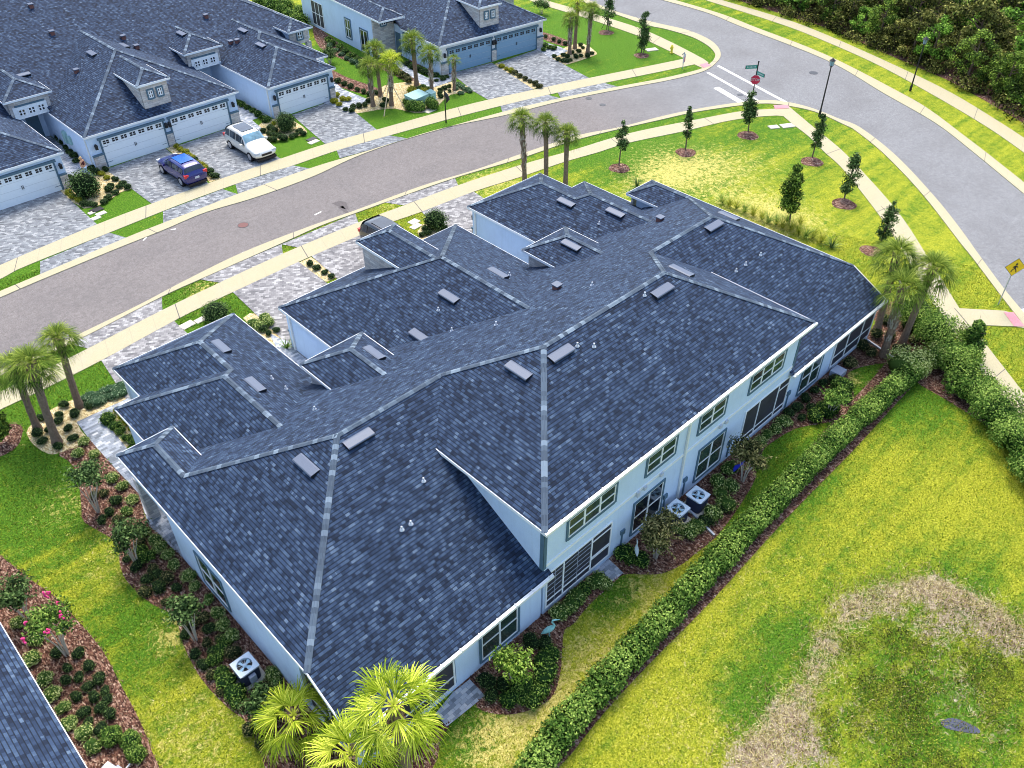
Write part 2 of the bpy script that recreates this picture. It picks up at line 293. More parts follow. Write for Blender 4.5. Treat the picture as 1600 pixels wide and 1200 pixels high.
def sheet(name, pts, z, mat, thick=0.0, kind='structure', label=None):
    pts = [Vector((p[0], p[1], z)) for p in pts]; tri = mathutils.geometry.tessellate_polygon([pts]); mb = MB()
    for t in tri:
        q = [pts[i] for i in t]; nz = (q[1]-q[0]).cross(q[2]-q[0]).z
        if abs(nz) < 1e-9: continue
        mb.poly(q if nz > 0 else q[::-1], 0, [(p.x, p.y) for p in (q if nz > 0 else q[::-1])]); COVER.append((mat, [(p.x, p.y) for p in q]))
    if thick:
        for a, b in zip(pts, pts[1:]+pts[:1]): mb.poly([a-Vector((0, 0, thick)), b-Vector((0, 0, thick)), b, a], 0)
    o = mb.build(name, mat); o['kind'] = kind
    return o
def resample(P, n):
    L = [0]
    for a, b in zip(P, P[1:]): L.append(L[-1]+(b-a).length)
    out = []; j = 0
    for i in range(n):
        s = L[-1]*i/(n-1)
        while j < len(L)-2 and L[j+1] < s: j += 1
        t = (s-L[j])/max(L[j+1]-L[j], 1e-9); out.append(P[j].lerp(P[j+1], t))
    return out, L[-1]
def band(name, A, B, z, mat, thick=.05, n=None):
    A, B = list(A), list(B); LA = sum((b-a).length for a, b in zip(A, A[1:])); n = n or max(4, int(LA/1.0))
    A, la = resample(A, n); B, lb = resample(B, n); mb = MB(); up = Vector((0, 0, z)); dn = Vector((0, 0, z-thick))
    for i in range(n-1):
        u0, u1 = la*i/(n-1), la*(i+1)/(n-1); q = [A[i]+up, A[i+1]+up, B[i+1]+up, B[i]+up]; uv = [(u0, 0), (u1, 0), (u1, 1), (u0, 1)]
        if (q[1]-q[0]).cross(q[2]-q[0]).z < 0: q = q[::-1]; uv = uv[::-1]
        COVER.append((mat, [(p.x, p.y) for p in q[:3]])); COVER.append((mat, [(p.x, p.y) for p in (q[0], q[2], q[3])]))
        mb.poly(q, 0, uv); mb.poly([A[i]+dn, A[i+1]+dn, A[i+1]+up, A[i]+up], 0, [(u0, 0), (u1, 0), (u1, .1), (u0, .1)]); mb.poly([B[i+1]+dn, B[i]+dn, B[i]+up, B[i+1]+up], 0, [(u1, 0), (u0, 0), (u0, .1), (u1, .1)])
    o = mb.build(name, mat); o['kind'] = 'structure'; return o
# kerb lines (surveyed)
nk_in = [(-30, 479), (0, 466), (60, 440), (176, 392), (256, 360), (320, 333), (400, 309), (488, 277), (568, 240+1), (680, 204), (788, 181), (880, 158), (980, 138), (1040, 127), (1090, 115), (1110, 106), (1123, 94), (1126, 84), (1120, 72), (1104, 60), (1072, 47), (1020, 35), (964, 19), (925, 3)]
nk_out = [(-30, 469), (0, 456), (62, 430), (198, 372), (256, 349), (320, 324), (372, 304), (484, 264), (560, 241), (638, 217), (784, 176), (876, 154), (966, 136), (1040, 122), (1096, 108), (1110, 99), (1116, 92), (1117, 84), (1106, 72), (1080, 58), (1040, 46), (1012, 40), (960, 22), (915, 5)]
fk_in = [(1010, -6), (1100, 19), (1160, 43), (1290, 94), (1380, 146), (1460, 192), (1520, 238), (1600, 304)]
fk_out = [(1018, -10), (1120, 20), (1180, 43), (1290, 86), (1404, 144), (1452, 172), (1500, 208), (1542, 240), (1600, 286)]
sk_up = [(-30, 595), (0, 581), (118, 526), (220, 476), (288, 440), (380, 395), (480, 356), (554, 330), (660, 291), (740, 267), (824, 238), (904, 212), (966, 200), (1040, 181), (1100, 169), (1160, 160), (1195, 157), (1230, 160), (1270, 170), (1310, 186), (1344, 200), (1400, 244), (1460, 308), (1500, 358), (1530, 400), (1570, 454), (1600, 490), (1625, 520)]
sk_dn = [(-30, 601), (0, 588), (122, 532), (252, 465), (318, 435), (440, 381), (500, 354), (555, 334), (602, 317), (710, 279), (808, 250), (908, 217), (1040, 186), (1090, 175), (1160, 165), (1200, 162.5), (1232, 166), (1276, 176), (1320, 196), (1334, 203), (1380, 240), (1440, 303), (1500, 380), (1518, 402), (1560, 458), (1590, 497), (1612, 527)]
W = lambda L, k=5: ext(cr(GP(L), k))
NI, NO, FI, FO, SU, SD = map(W, (nk_in, nk_out, fk_in, fk_out, sk_up, sk_dn))
sheet('road', NI+FI+SU[::-1], .008, 'asphalt')
band('kerb', NI, NO, .055, 'concrete', .06, 260); band('kerb', FI, FO, .055, 'concrete', .06, 160); band('kerb', SU, SD, .055, 'concrete', .06, 260)
# sidewalks
ns_up = [(-30, 428), (0, 415), (48, 394), (152, 351), (239, 318), (348, 279), (440, 248), (510, 225), (589, 203), (700, 172), (764, 156), (846, 138), (922, 122), (1060, 94), (1075, 90)]
ns_dn = [(-30, 449), (0, 437), (36, 418), (171, 364), (289, 317), (400, 277), (458, 259), (528, 235), (609, 212), (700, 187), (782, 166), (872, 145), (944, 130), (1026, 113.5), (1085, 101)]
fs_a = [(820, -12), (854, 1), (896, 13), (928, 22), (998, 44), (1048, 66), (1100, 93), (1107, 98)]
fs_b = [(820, -2), (854, 10), (920, 30), (996, 56), (1016, 66), (1062, 88), (1085, 101), (1098, 107)]
ss_up = [(-30, 628), (0, 613), (138, 545), (254, 485), (344, 442), (442, 397), (560, 348), (630, 322), (716, 290), (814, 258), (892, 236), (986, 208), (1100, 185), (1160, 174), (1210, 170.5), (1232, 169)]
ss_dn = [(-30, 656), (0, 641), (80, 603), (160, 563), (272, 502), (320, 478), (364, 457), (466, 410), (556, 371), (608, 349), (660, 331), (740, 300), (816, 276), (880, 254), (936, 238), (980, 224), (1066, 206), (1150, 187), (1223, 181), (1240, 190)]
rs_r = [(1228, 163), (1272, 200), (1296, 219), (1328, 248), (1400, 328), (1448, 400), (1480, 452), (1500, 484), (1532, 528), (1600, 616), (1640, 670)]
rs_l = [(1209, 169), (1238, 194), (1264, 214), (1290, 240), (1318, 266), (1376, 340), (1410, 392), (1448, 458), (1464, 484), (1500, 536), (1560, 622), (1610, 700)]
fw_dn = [(1075, -8), (1104, 1), (1214, 36), (1280, 61), (1370, 101), (1460, 150), (1544, 200), (1600, 239)]
fw_up = [(1085, -12), (1126, 0), (1220, 28), (1280, 50), (1380, 94), (1480, 142), (1560, 190), (1600, 216)]
e0 = lambda L: ext(cr(GP(L), 5), 25, .01)
band('sidewalk', e0(ns_up), e0(ns_dn), .034, 'concrete'); band('sidewalk', e0(fs_a), e0(fs_b), .038, 'concrete'); band('sidewalk', e0(ss_up), e0(ss_dn), .036, 'concrete')
band('sidewalk', ext(cr(GP(rs_r)), 0.01, 20), ext(cr(GP(rs_l)), .01, 20), .040, 'concrete'); band('sidewalk', W(fw_up), W(fw_dn), .034, 'concrete')
band('sidewalk', GP([(1490, 482), (1580, 487), (1586, 493)]), GP([(1512, 508), (1592, 511), (1604, 514)]), .046, 'concrete', .05, 6)
for q in ([(1208, 165), (1231, 165), (1233, 170), (1211, 171)], [(1093, 102), (1104, 99), (1111, 103), (1100, 107)], [(1568, 489), (1583, 489), (1600, 511), (1584, 511)]): sheet('ramp_pad', GP(q), .062, 'pink')
# crossing lines
def stripe(a, b, wd):
    A, B = G(*a), G(*b); d = (B-A).normalized(); n = Vector((-d.y, d.x, 0))*wd/2; sheet('road_marking', [A-n, B-n, B+n, A+n], .016, 'paint_white')
stripe((1122, 103), (1230, 161), .32); stripe((1106, 113.5), (1190, 161), .32); stripe((1119, 137), (1158, 160), .60); stripe((1597, 483), (1615, 497), .5)
for q in ([(518, 318), (530, 314), (541, 316), (545, 328), (536, 326)], [(528, 324), (536, 322), (545, 332), (540, 333)]): sheet('road_patch', GP(q), .013, 'tar')
for (a, b_) in (((267, 359), (275, 358)), ((224, 376), (229, 371)), ((492, 336), (502, 331)), ((366, 403), (381, 394)), ((362, 404), (366, 401))): stripe(a, b_, .10)
# driveway aprons between sidewalk and kerb, then driveways and walks
for i, q in enumerate([[(63, 409), (171, 364), (198, 372), (63, 430)], [(255, 331), (348, 296), (372, 304), (255, 349)], [(368, 288), (458, 259), (485, 264), (372, 304)], [(526, 235), (609, 212), (638, 217), (531, 248)], [(782, 166), (854, 148), (876, 154), (785, 176)], [(871, 144), (944, 130), (966, 136), (876, 154)],
          [(137, 545), (254, 485), (253, 465), (108, 537)], [(343, 442), (442, 397), (440, 382), (312, 437)], [(465, 387), (560, 348), (555, 334), (440, 382)], [(631, 321), (716, 290), (711, 279), (602, 317)]]):
    sheet('driveway_apron', GP(q), .026, 'pavers_north' if i < 6 else 'pavers_south')
drv = {'pavers_north': [[(-30, 352), (0, 326), (94, 298), (153, 352), (48, 395), (-30, 428)], [(165, 265), (258, 232), (328, 288), (239, 320)], [(278, 228), (358, 200), (440, 249), (346, 281)], [(456, 180), (512, 160), (548, 170), (590, 204), (510, 227)], [(705, 115), (768, 98), (834, 140), (764, 157), (740, 143)], [(776, 99), (838, 78), (860, 90), (922, 123), (848, 140)],
        [(93, 238), (140, 290), (120, 285), (85, 240)]],
       'pavers_south': [[(158, 563), (272, 502), (300, 528), (360, 600), (220, 660)], [(364, 457), (466, 409), (560, 480), (520, 600), (450, 540)], [(486, 400), (608, 349), (700, 430), (600, 500)], [(658, 331), (740, 300), (850, 370), (760, 420)]],
       'pavers_walk': [[(120, 660), (202, 622), (225, 640), (180, 641), (162, 657), (197, 699), (240, 765), (300, 850), (290, 876), (262, 850), (232, 820), (217, 772), (180, 732), (140, 687)],
        [(925, 894), (951, 874), (974, 896), (954, 911)], [(708, 1082), (734, 1062), (758, 1088), (698, 1136), (680, 1116)],
        [(102, 222), (111, 230), (150, 275), (125, 280)], [(352, 160), (372, 170), (414, 205), (402, 220), (362, 190)], [(520, 126), (536, 140), (575, 156), (548, 176), (500, 160), (515, 150)], [(614, 100), (640, 118), (668, 140), (705, 128), (712, 112), (690, 122), (668, 122), (640, 108), (622, 94)], [(838, 78), (850, 66), (875, 74), (888, 80), (862, 92)],
        [(438, 530), (468, 540), (462, 556), (440, 560), (420, 520)]]}
z = .02
for mt, L in drv.items():
    for q in L: sheet('driveway' if mt != 'pavers_walk' else 'path', GP(q), z, mt); z += .0012
# planting beds
def smooth(px, k=4): return cr(GP(px), k, True)
z = .010
mulch = [[(707, 1068), (849, 955), (1100, 742), (1352, 527), (1363, 490), (1400, 470), (1425, 478), (1452, 520), (1420, 560), (1396, 566), (1358, 571), (1334, 578), (1324, 586), (1331, 603), (1334, 624), (1323, 645), (1294, 660), (1243, 670), (1200, 696), (1190, 709), (1179, 729), (1181, 747), (1154, 793), (1120, 838), (1088, 864), (1067, 881), (1036, 896), (1003, 898), (975, 898), (955, 915), (921, 945), (896, 975), (882, 985), (878, 1018), (876, 1050), (863, 1088), (833, 1108), (791, 1117), (752, 1110), (740, 1096), (720, 1080)],
         [(140, 687), (180, 732), (217, 772), (232, 820), (287, 872), (400, 1000), (489, 1104), (620, 1145), (700, 1128), (687, 1160), (676, 1200), (600, 1270), (470, 1270), (425, 1225), (405, 1171), (388, 1131), (354, 1104), (314, 1060), (287, 1009), (273, 964), (236, 943), (199, 909), (187, 880), (185, 852), (162, 834), (131, 815), (127, 790), (121, 742), (106, 720), (93, 708)],
         [(-30, 850), (0, 868), (54, 910), (88, 934), (120, 968), (160, 1016), (187, 1067), (213, 1115), (238, 1175), (245, 1230), (100, 1240), (-60, 1000)],
         [(872, 1200), (943, 1115), (1014, 1038), (1113, 938), (1231, 808), (1337, 700), (1424, 606), (1440, 603), (1560, 680), (1630, 770), (1670, 740), (1500, 590), (1420, 500), (1390, 560), (1300, 660), (1200, 780), (1080, 905), (950, 1040), (850, 1180)],
         [(93, 220), (104, 216), (150, 262), (142, 272)], [(500, 100), (540, 120), (590, 138), (584, 148), (560, 145), (520, 130)], [(490, 40), (520, 60), (560, 88), (640, 112), (642, 130), (600, 110), (556, 100), (500, 75)], [(848, 50), (892, 66), (880, 72), (846, 60)], [(640, 96), (700, 118), (716, 118), (700, 110), (650, 88)]]
for q in mulch: sheet('mulch_bed', smooth(q, 3), z, 'mulch'); z += .0004
gravel = [[(93, 708), (75, 709), (56, 698), (44, 683), (45, 668), (82, 639), (127, 620), (197, 600), (201, 625), (120, 660), (140, 687)], [(162, 657), (180, 640), (188, 641), (222, 682), (197, 700)],
          [(466, 411), (486, 402), (534, 430), (510, 441)], [(380, 497), (410, 491), (450, 518), (466, 545), (440, 562), (420, 540)], [(652, 362), (662, 350), (700, 350), (690, 380), (660, 385)],
          [(-20, 340), (5, 345), (17, 361), (0, 372), (-20, 380)], [(94, 298), (110, 288), (168, 262), (178, 268), (209, 292), (190, 300), (165, 316), (131, 326)], [(260, 232), (280, 226), (349, 278), (328, 285)], [(400, 200), (424, 186), (460, 190), (480, 206), (468, 212), (440, 218), (420, 222), (408, 216)], [(372, 160), (382, 158), (430, 190), (420, 196)], [(100, 222), (106, 219), (150, 258), (142, 264)],
          [(520, 160), (524, 140), (540, 142), (552, 152), (532, 166)], [(536, 172), (580, 150), (600, 134), (640, 128), (690, 124), (742, 140), (734, 144), (705, 148), (690, 160), (676, 172), (650, 177), (618, 170), (590, 172), (552, 178)],
          [(768, 103), (778, 98), (850, 137), (832, 139)], [(842, 80), (850, 74), (862, 74), (856, 84)], [(859, 90), (884, 74), (910, 68), (932, 82), (926, 88), (890, 100), (880, 100)]]
for q in gravel: sheet('gravel_bed', smooth(q, 2) if len(q) > 5 else GP(q), z, 'gravel'); z += .0004
RINGS = [(968, 263, .8), (1071, 238.5, .8), (1169, 212, .85), (1269, 253, .85), (1319, 319, .85), (1360, 392, .7), (947, 51, .8), (1002, 87, .75), (-6, 690, 1.25)]
for u, v, r in RINGS:
    c = G(u, v); sheet('mulch_ring', [c+Vector((math.cos(a)*r*(1+.1*math.sin(3*a+u)), math.sin(a)*r, 0)) for a in np.linspace(0, 2*math.pi, 25)[:-1]], .014, 'mulch')
# ground grid with painted wear (yellowing, straw, bare)
def axis(lo, hi, st):
    a = list(np.arange(lo, hi+1e-6, st)); k = st; x = lo
    left = []
    while x > lo-700: k *= 1.5; x -= k; left.insert(0, x)
    k = st; x = hi; right = []
    while x < hi+700: k *= 1.5; x += k; right.append(x)
    return np.array(left+a+right)
gx, gy = axis(-16, 112, .5), axis(-22, 100, .5); XX, YY = np.meshgrid(gx, gy); nx, ny = len(gx), len(gy)
paint = np.zeros((ny, nx, 3)); paint[..., 0] = .62; paint[..., 1] = .14
def blob(u, v, r, ch, amt, r2=None, ang=0):
    c = G(u, v); dx, dy = XX-c.x, YY-c.y; ca, sa = math.cos(ang), math.sin(ang); a, b_ = (dx*ca+dy*sa)/r, (-dx*sa+dy*ca)/(r2 or r)
    paint[..., ch] += amt*np.exp(-(a*a+b_*b_))
for a in [(150, 600, 8, 0, -.6), (60, 770, 4, 0, -.35), (-10, 740, 5, 0, -.3), (1000, 60, 16, 0, -.45), (900, 60, 12, 0, -.25), (1000, 250, 6, 0, -.35), (600, 170, 12, 0, -.5), (150, 350, 10, 0, -.55), (450, 225, 9, 0, -.55), (560, 80, 8, 0, -.4), (300, 470, 6, 0, -.5), (1230, 210, 5, 0, -.3), (1200, 730, 5, 0, -.7), (1380, 600, 4, 0, -.9), (0, 380, 8, 0, -.5),
          (250, 960, 2.2, 0, -.4), (190, 1000, 2, 0, -.2), (1000, 200, 7, 0, -.3), (1330, 920, 2.5, 0, -.3), (1500, 900, 3, 0, -.5), (1170, 1090, 1.6, 0, -.8), (1230, 1000, 1.6, 0, -.7), (960, 930, 1.0, 0, -.9), (730, 1140, 1.2, 0, -.9), (1060, 280, 4, 0, -.15), (900, 900, 2, 0, -.2), (180, 385, 6, 0, -.4), (700, 200, 8, 0, -.3), (300, 455, 5, 0, -.2), (1070, 1100, 6, 0, .25), (1400, 760, 7, 0, .25), (1300, 860, 6, 0, .2),
          (1130, 260, 5.5, 1, .24, 3.6, -.3), (1010, 295, 4, 1, .24, 2.4), (1160, 320, 3, 1, .22), (1220, 350, 2.5, 1, .26), (1240, 340, 4, 1, .16), (820, 1130, 1.6, 1, .32), (930, 1020, 1.8, 1, .30), (1010, 925, 1.5, 1, .26), (760, 1170, 1.6, 1, .26), (860, 1080, 1.0, 1, .3), (200, 870, 2.0, 1, .22), (270, 990, 1.0, 1, .35), (100, 790, 1.6, 1, .2), (300, 1150, 2.5, 1, .22), (1150, 900, 4, 1, .1), (1320, 590, .8, 1, .5), (320, 455, 1.5, 1, .3), (770, 285, 3, 1, .28), (610, 325, 1.5, 1, .2), (675, 345, 1.2, 1, .2), (1100, 1150, 3, 1, .15), (1040, 255, 4, 1, .2),
          (1320, 955, .7, 2, .5), (1345, 945, .7, 2, .45), (1390, 930, .8, 2, .6), (1430, 918, .7, 2, .5), (1465, 918, .8, 2, .6), (1510, 935, .8, 2, .55), (1555, 962, .7, 2, .6), (1600, 1000, .9, 2, .6), (1290, 1005, .6, 2, .6), (1275, 1045, .5, 2, .55), (1255, 1085, .5, 2, .6), (1225, 1120, .8, 2, .6), (1190, 1180, 1.0, 2, .66), (1250, 1150, .8, 2, .5), (1280, 1190, .8, 2, .4), (1170, 1230, 1.3, 2, .66), (1480, 965, .9, 2, .5), (1450, 990, .6, 2, .4), (1550, 1000, .9, 2, .5), (1400, 965, .5, 2, .3),
          (1420, 1080, 4.2, 0, -.22), (1500, 1120, 3, 0, -.3), (1420, 1090, 4.5, 2, .26), (1500, 1060, 1.5, 2, .15), (1350, 1130, 1.0, 2, .2), (1560, 1150, 1.5, 2, .15)]: blob(*a)
verts = np.stack([XX.ravel(), YY.ravel(), np.zeros(nx*ny)], 1)
idx = np.arange(nx*ny).reshape(ny, nx); quads = np.stack([idx[:-1, :-1], idx[:-1, 1:], idx[1:, 1:], idx[1:, :-1]], -1).reshape(-1, 4)
def np_mesh(name, verts, faces, mats, parent=None, color=None, cname='tint', mi=None, smooth=False):
    me = bpy.data.meshes.new(name); me.vertices.add(len(verts)); me.vertices.foreach_set('co', np.asarray(verts, 'f').ravel()); k = faces.shape[1]
    me.loops.add(faces.size); me.loops.foreach_set('vertex_index', faces.astype('i').ravel()); me.polygons.add(len(faces)); me.polygons.foreach_set('loop_start', np.arange(0, faces.size, k, dtype='i'))
    if color is not None:
        a = me.color_attributes.new(cname, 'FLOAT_COLOR', 'POINT'); a.data.foreach_set('color', np.concatenate([color, np.ones((len(color), 1))], 1).astype('f').ravel())
    for m in ([mats] if isinstance(mats, str) else mats): me.materials.append(MATS[m])
    if mi is not None: me.polygons.foreach_set('material_index', mi.astype('i'))
    if smooth: me.polygons.foreach_set('use_smooth', np.ones(len(faces), bool))
    me.update(calc_edges=True); me.validate(); o = bpy.data.objects.new(name, me); return link(o, parent)
g = np_mesh('ground', verts, quads, 'lawn', color=np.clip(paint.reshape(-1, 3), 0, 1), cname='paint'); g['kind'] = 'structure'
# ------------------------------------------------------------------ houses
P_ = .512; H1, He, H2, ZE, ZD, ZEN = 2.71, 3.87, 5.70, 2.726, 4.182, 3.87
Y1, YT, YF1, YF2, YD, YE = -.30, 4.81, 23.354, 22.15, 15.524, 16.09
ZT = H2+P_*5.209; YB = 7.78; ZB = 6.84
Fz = lambda y: ZT-P_*(y-YT)
Fy = lambda z_: YT+(ZT-z_)/P_
def frame(origin, th):
    M = Matrix.Translation(Vector(origin)) @ Matrix.Rotation(th, 4, 'Z') @ Matrix.Translation(Vector((0, -YF2, 0)))
    return M
def mir(L): return [[(-x, y, z_) for x, y, z_ in q][::-1] for q in L]
def wing_polys(xl, xr, yf, ze, ymin=None):
    w_ = (xr-xl)/2; c = (xl+xr)/2; az = ze+P_*w_; ya = yf-w_; yb_, ye_ = Fy(az), Fy(ze)
    return [[(xl, ye_, ze), (c, yb_, az), (c, ya, az), (xl, yf, ze)], [(xr, yf, ze), (c, ya, az), (c, yb_, az), (xr, ye_, ze)], [(xl, yf, ze), (c, ya, az), (xr, yf, ze)]], [((xl, yf, ze), (c, ya, az)), ((xr, yf, ze), (c, ya, az)), ((c, ya, az), (c, yb_, az))], [((xl, ye_, ze), (xl, yf, ze)), ((xl, yf, ze), (xr, yf, ze)), ((xr, yf, ze), (xr, ye_, ze))]
def four_roof(duplex=False):
    polys, caps, eaves = [], [], []
    EO, EI = (8.74, 5.96) if duplex else (17.84, 15.30)
    x0 = -EO; wE = (EO-EI)/2; xR = x0+wE; zR = He+P_*wE; yA = Fy(zR); xb = x0+(ZB-He)/P_; yh = Y1+(He-H1)/P_
    a = -9.09; xc = a+(ZB-H2)/P_; yv = Y1+(H2-H1)/P_
    half = [[(x0, yh, He), (xb, YB, ZB), (xR, yA, zR), (xR, YE-wE, zR), (x0, YE, He)][::-1], [(x0, YE, He), (xR, YE-wE, zR), (x0+2*wE, YE, He)][::1], [(x0+2*wE, YE, He), (xR, YE-wE, zR), (xR, yA, zR), (x0+2*wE, Fy(He), He)]]
    hc = [((x0, YE, He), (xR, YE-wE, zR)), ((x0+2*wE, YE, He), (xR, YE-wE, zR)), ((xR, YE-wE, zR), (xR, yA, zR)), ((xR, yA, zR), (xb, YB, ZB)), ((x0, yh, He), (xb, YB, ZB))]
    he = [((x0, Y1, H1), (x0, yh, He)), ((x0, yh, He), (x0, YE, He)), ((x0, YE, He), (x0+2*wE, YE, He)), ((x0+2*wE, YE, He), (x0+2*wE, Fy(He), He))]
    if not duplex:
        half.append([(x0, Y1, H1), (a+.62, Y1, H1), (a+.62, yv+.3, H1+P_*(yv+.3-Y1)), (a+.62, yv+.5, H1+P_*(yv+.5-Y1)), (xc, YB, ZB), (xb, YB, ZB), (x0, yh, He)])
        hc.append(((xb, YB, ZB), (xc, YB, ZB))); hc.append(((xc, YB, ZB), (a+5.209, YT, ZT))); hc.append(((a, -.4, H2), (a+5.209, YT, ZT)))
        he += [((x0, Y1, H1), (a+.62, Y1, H1)), ((a, -.4, H2), (a, yv, H2))]
        half.append([(a, -.4, H2), (a+5.209, YT, ZT), (xc, YB, ZB), (a, yv, H2)])
        # single-garage wing with its wider second part
        xA, xr, xB, y2 = -15.037, -8.378, -16.29, 20.44; cA, cB = (xA+xr)/2, (xB+xr)/2; zA, zB_ = ZE+P_*(xr-cA), ZE+P_*(xr-cB); yA1 = YF1-(xr-cA); yAB = y2-(xr-cA); yB1 = y2-(xr-cB)
        half += [[(xA, YF1, ZE), (cA, yA1, zA), (xr, YF1, ZE)], [(xA, y2, ZE), (cA, yAB, zA), (cA, yA1, zA), (xA, YF1, ZE)],
                 [(xr, YF1, ZE), (cA, yA1, zA), (cA, yAB, zA), (cB, yB1, zB_), (cB, Fy(zB_), zB_), (xr, Fy(ZE), ZE)], [(xB, y2, ZE), (cB, yB1, zB_), (cA, yAB, zA), (xA, y2, ZE)], [(xB, Fy(ZE), ZE), (cB, Fy(zB_), zB_), (cB, yB1, zB_), (xB, y2, ZE)]]
        hc += [((xA, YF1, ZE), (cA, yA1, zA)), ((xr, YF1, ZE), (cA, yA1, zA)), ((cA, yA1, zA), (cA, yAB, zA)), ((xB, y2, ZE), (cB, yB1, zB_)), ((cA, yAB, zA), (cB, yB1, zB_)), ((cB, yB1, zB_), (cB, Fy(zB_), zB_))]
        he += [((xA, y2, ZE), (xA, YF1, ZE)), ((xA, YF1, ZE), (xr, YF1, ZE)), ((xr, YF1, ZE), (xr, Fy(ZE), ZE)), ((xB, y2, ZE), (xA, y2, ZE)), ((xB, 16.1, ZE), (xB, y2, ZE))]
        p, c, e = wing_polys(-9.098, -5.521, YD, ZD); half += p; hc += c; he += e
    else:
        half.append([(x0, Y1, H1), (0, Y1, H1), (0, YB, ZB), (xb, YB, ZB), (x0, yh, He)]); hc.append(((xb, YB, ZB), (0, YB, ZB))); he.append(((x0, Y1, H1), (0, Y1, H1)))
    polys = half+mir(half); m2 = lambda s: ((-s[0][0], s[0][1], s[0][2]), (-s[1][0], s[1][1], s[1][2])); caps = hc+[m2(s) for s in hc]; eaves = he+[m2(s) for s in he]
    # big front slope
    if duplex: F = [(xb, YB, ZB), (xR, yA, zR), (xR, 14.9, Fz(14.9)), (-6.35, 14.9, Fz(14.9)), (-6.35, 15.8, Fz(15.8)), (6.35, 15.8, Fz(15.8)), (6.35, 14.9, Fz(14.9)), (-xR, 14.9, Fz(14.9)), (-xR, yA, zR), (-xb, YB, ZB)]
    else:
        F = [(xb, YB, ZB), (xR, yA, zR), (xR, 14.9, Fz(14.9)), (-15.0, 14.9, Fz(14.9)), (-15.0, 15.8, Fz(15.8)), (-8.8, 15.8, Fz(15.8)), (-8.8, 14.9, Fz(14.9)), (-6.2, 14.9, Fz(14.9)), (-6.2, 15.8, Fz(15.8))]
        F = F+[(-x, y, z_) for x, y, z_ in F][::-1]; F += [(-xc, YB, ZB), (-a-5.209, YT, ZT), (a+5.209, YT, ZT), (xc, YB, ZB)]
        # order: start left apex -> front -> right apex -> top ridge back to left
        polys.append([(a, -.4, H2), (-a, -.4, H2), (-a-5.209, YT, ZT), (a+5.209, YT, ZT)]); caps.append(((a+5.209, YT, ZT), (-a-5.209, YT, ZT))); eaves.append(((a, -.4, H2), (-a, -.4, H2)))
    polys.append(('F', F))
    p, c, e = wing_polys(-6.35, 6.35, YF2, ZE); polys += p; caps += c; eaves += e
    # dormer on the double garage
    wd, yd, zd = 1.33, 21.55, 5.0; zr = zd+P_*wd; W2 = lambda z_: YF2-(z_-ZE)/P_
    polys += [[(-wd, W2(zd), zd), (0, W2(zr), zr), (0, yd-wd, zr), (-wd, yd, zd)], [(wd, yd, zd), (0, yd-wd, zr), (0, W2(zr), zr), (wd, W2(zd), zd)], [(-wd, yd, zd), (0, yd-wd, zr), (wd, yd, zd)]]
    caps += [((-wd, yd, zd), (0, yd-wd, zr)), ((wd, yd, zd), (0, yd-wd, zr)), ((0, yd-wd, zr), (0, W2(zr), zr))]; eaves += [((-wd, W2(zd), zd), (-wd, yd, zd)), ((-wd, yd, zd), (wd, yd, zd)), ((wd, yd, zd), (wd, W2(zd), zd))]
    return polys, caps, eaves
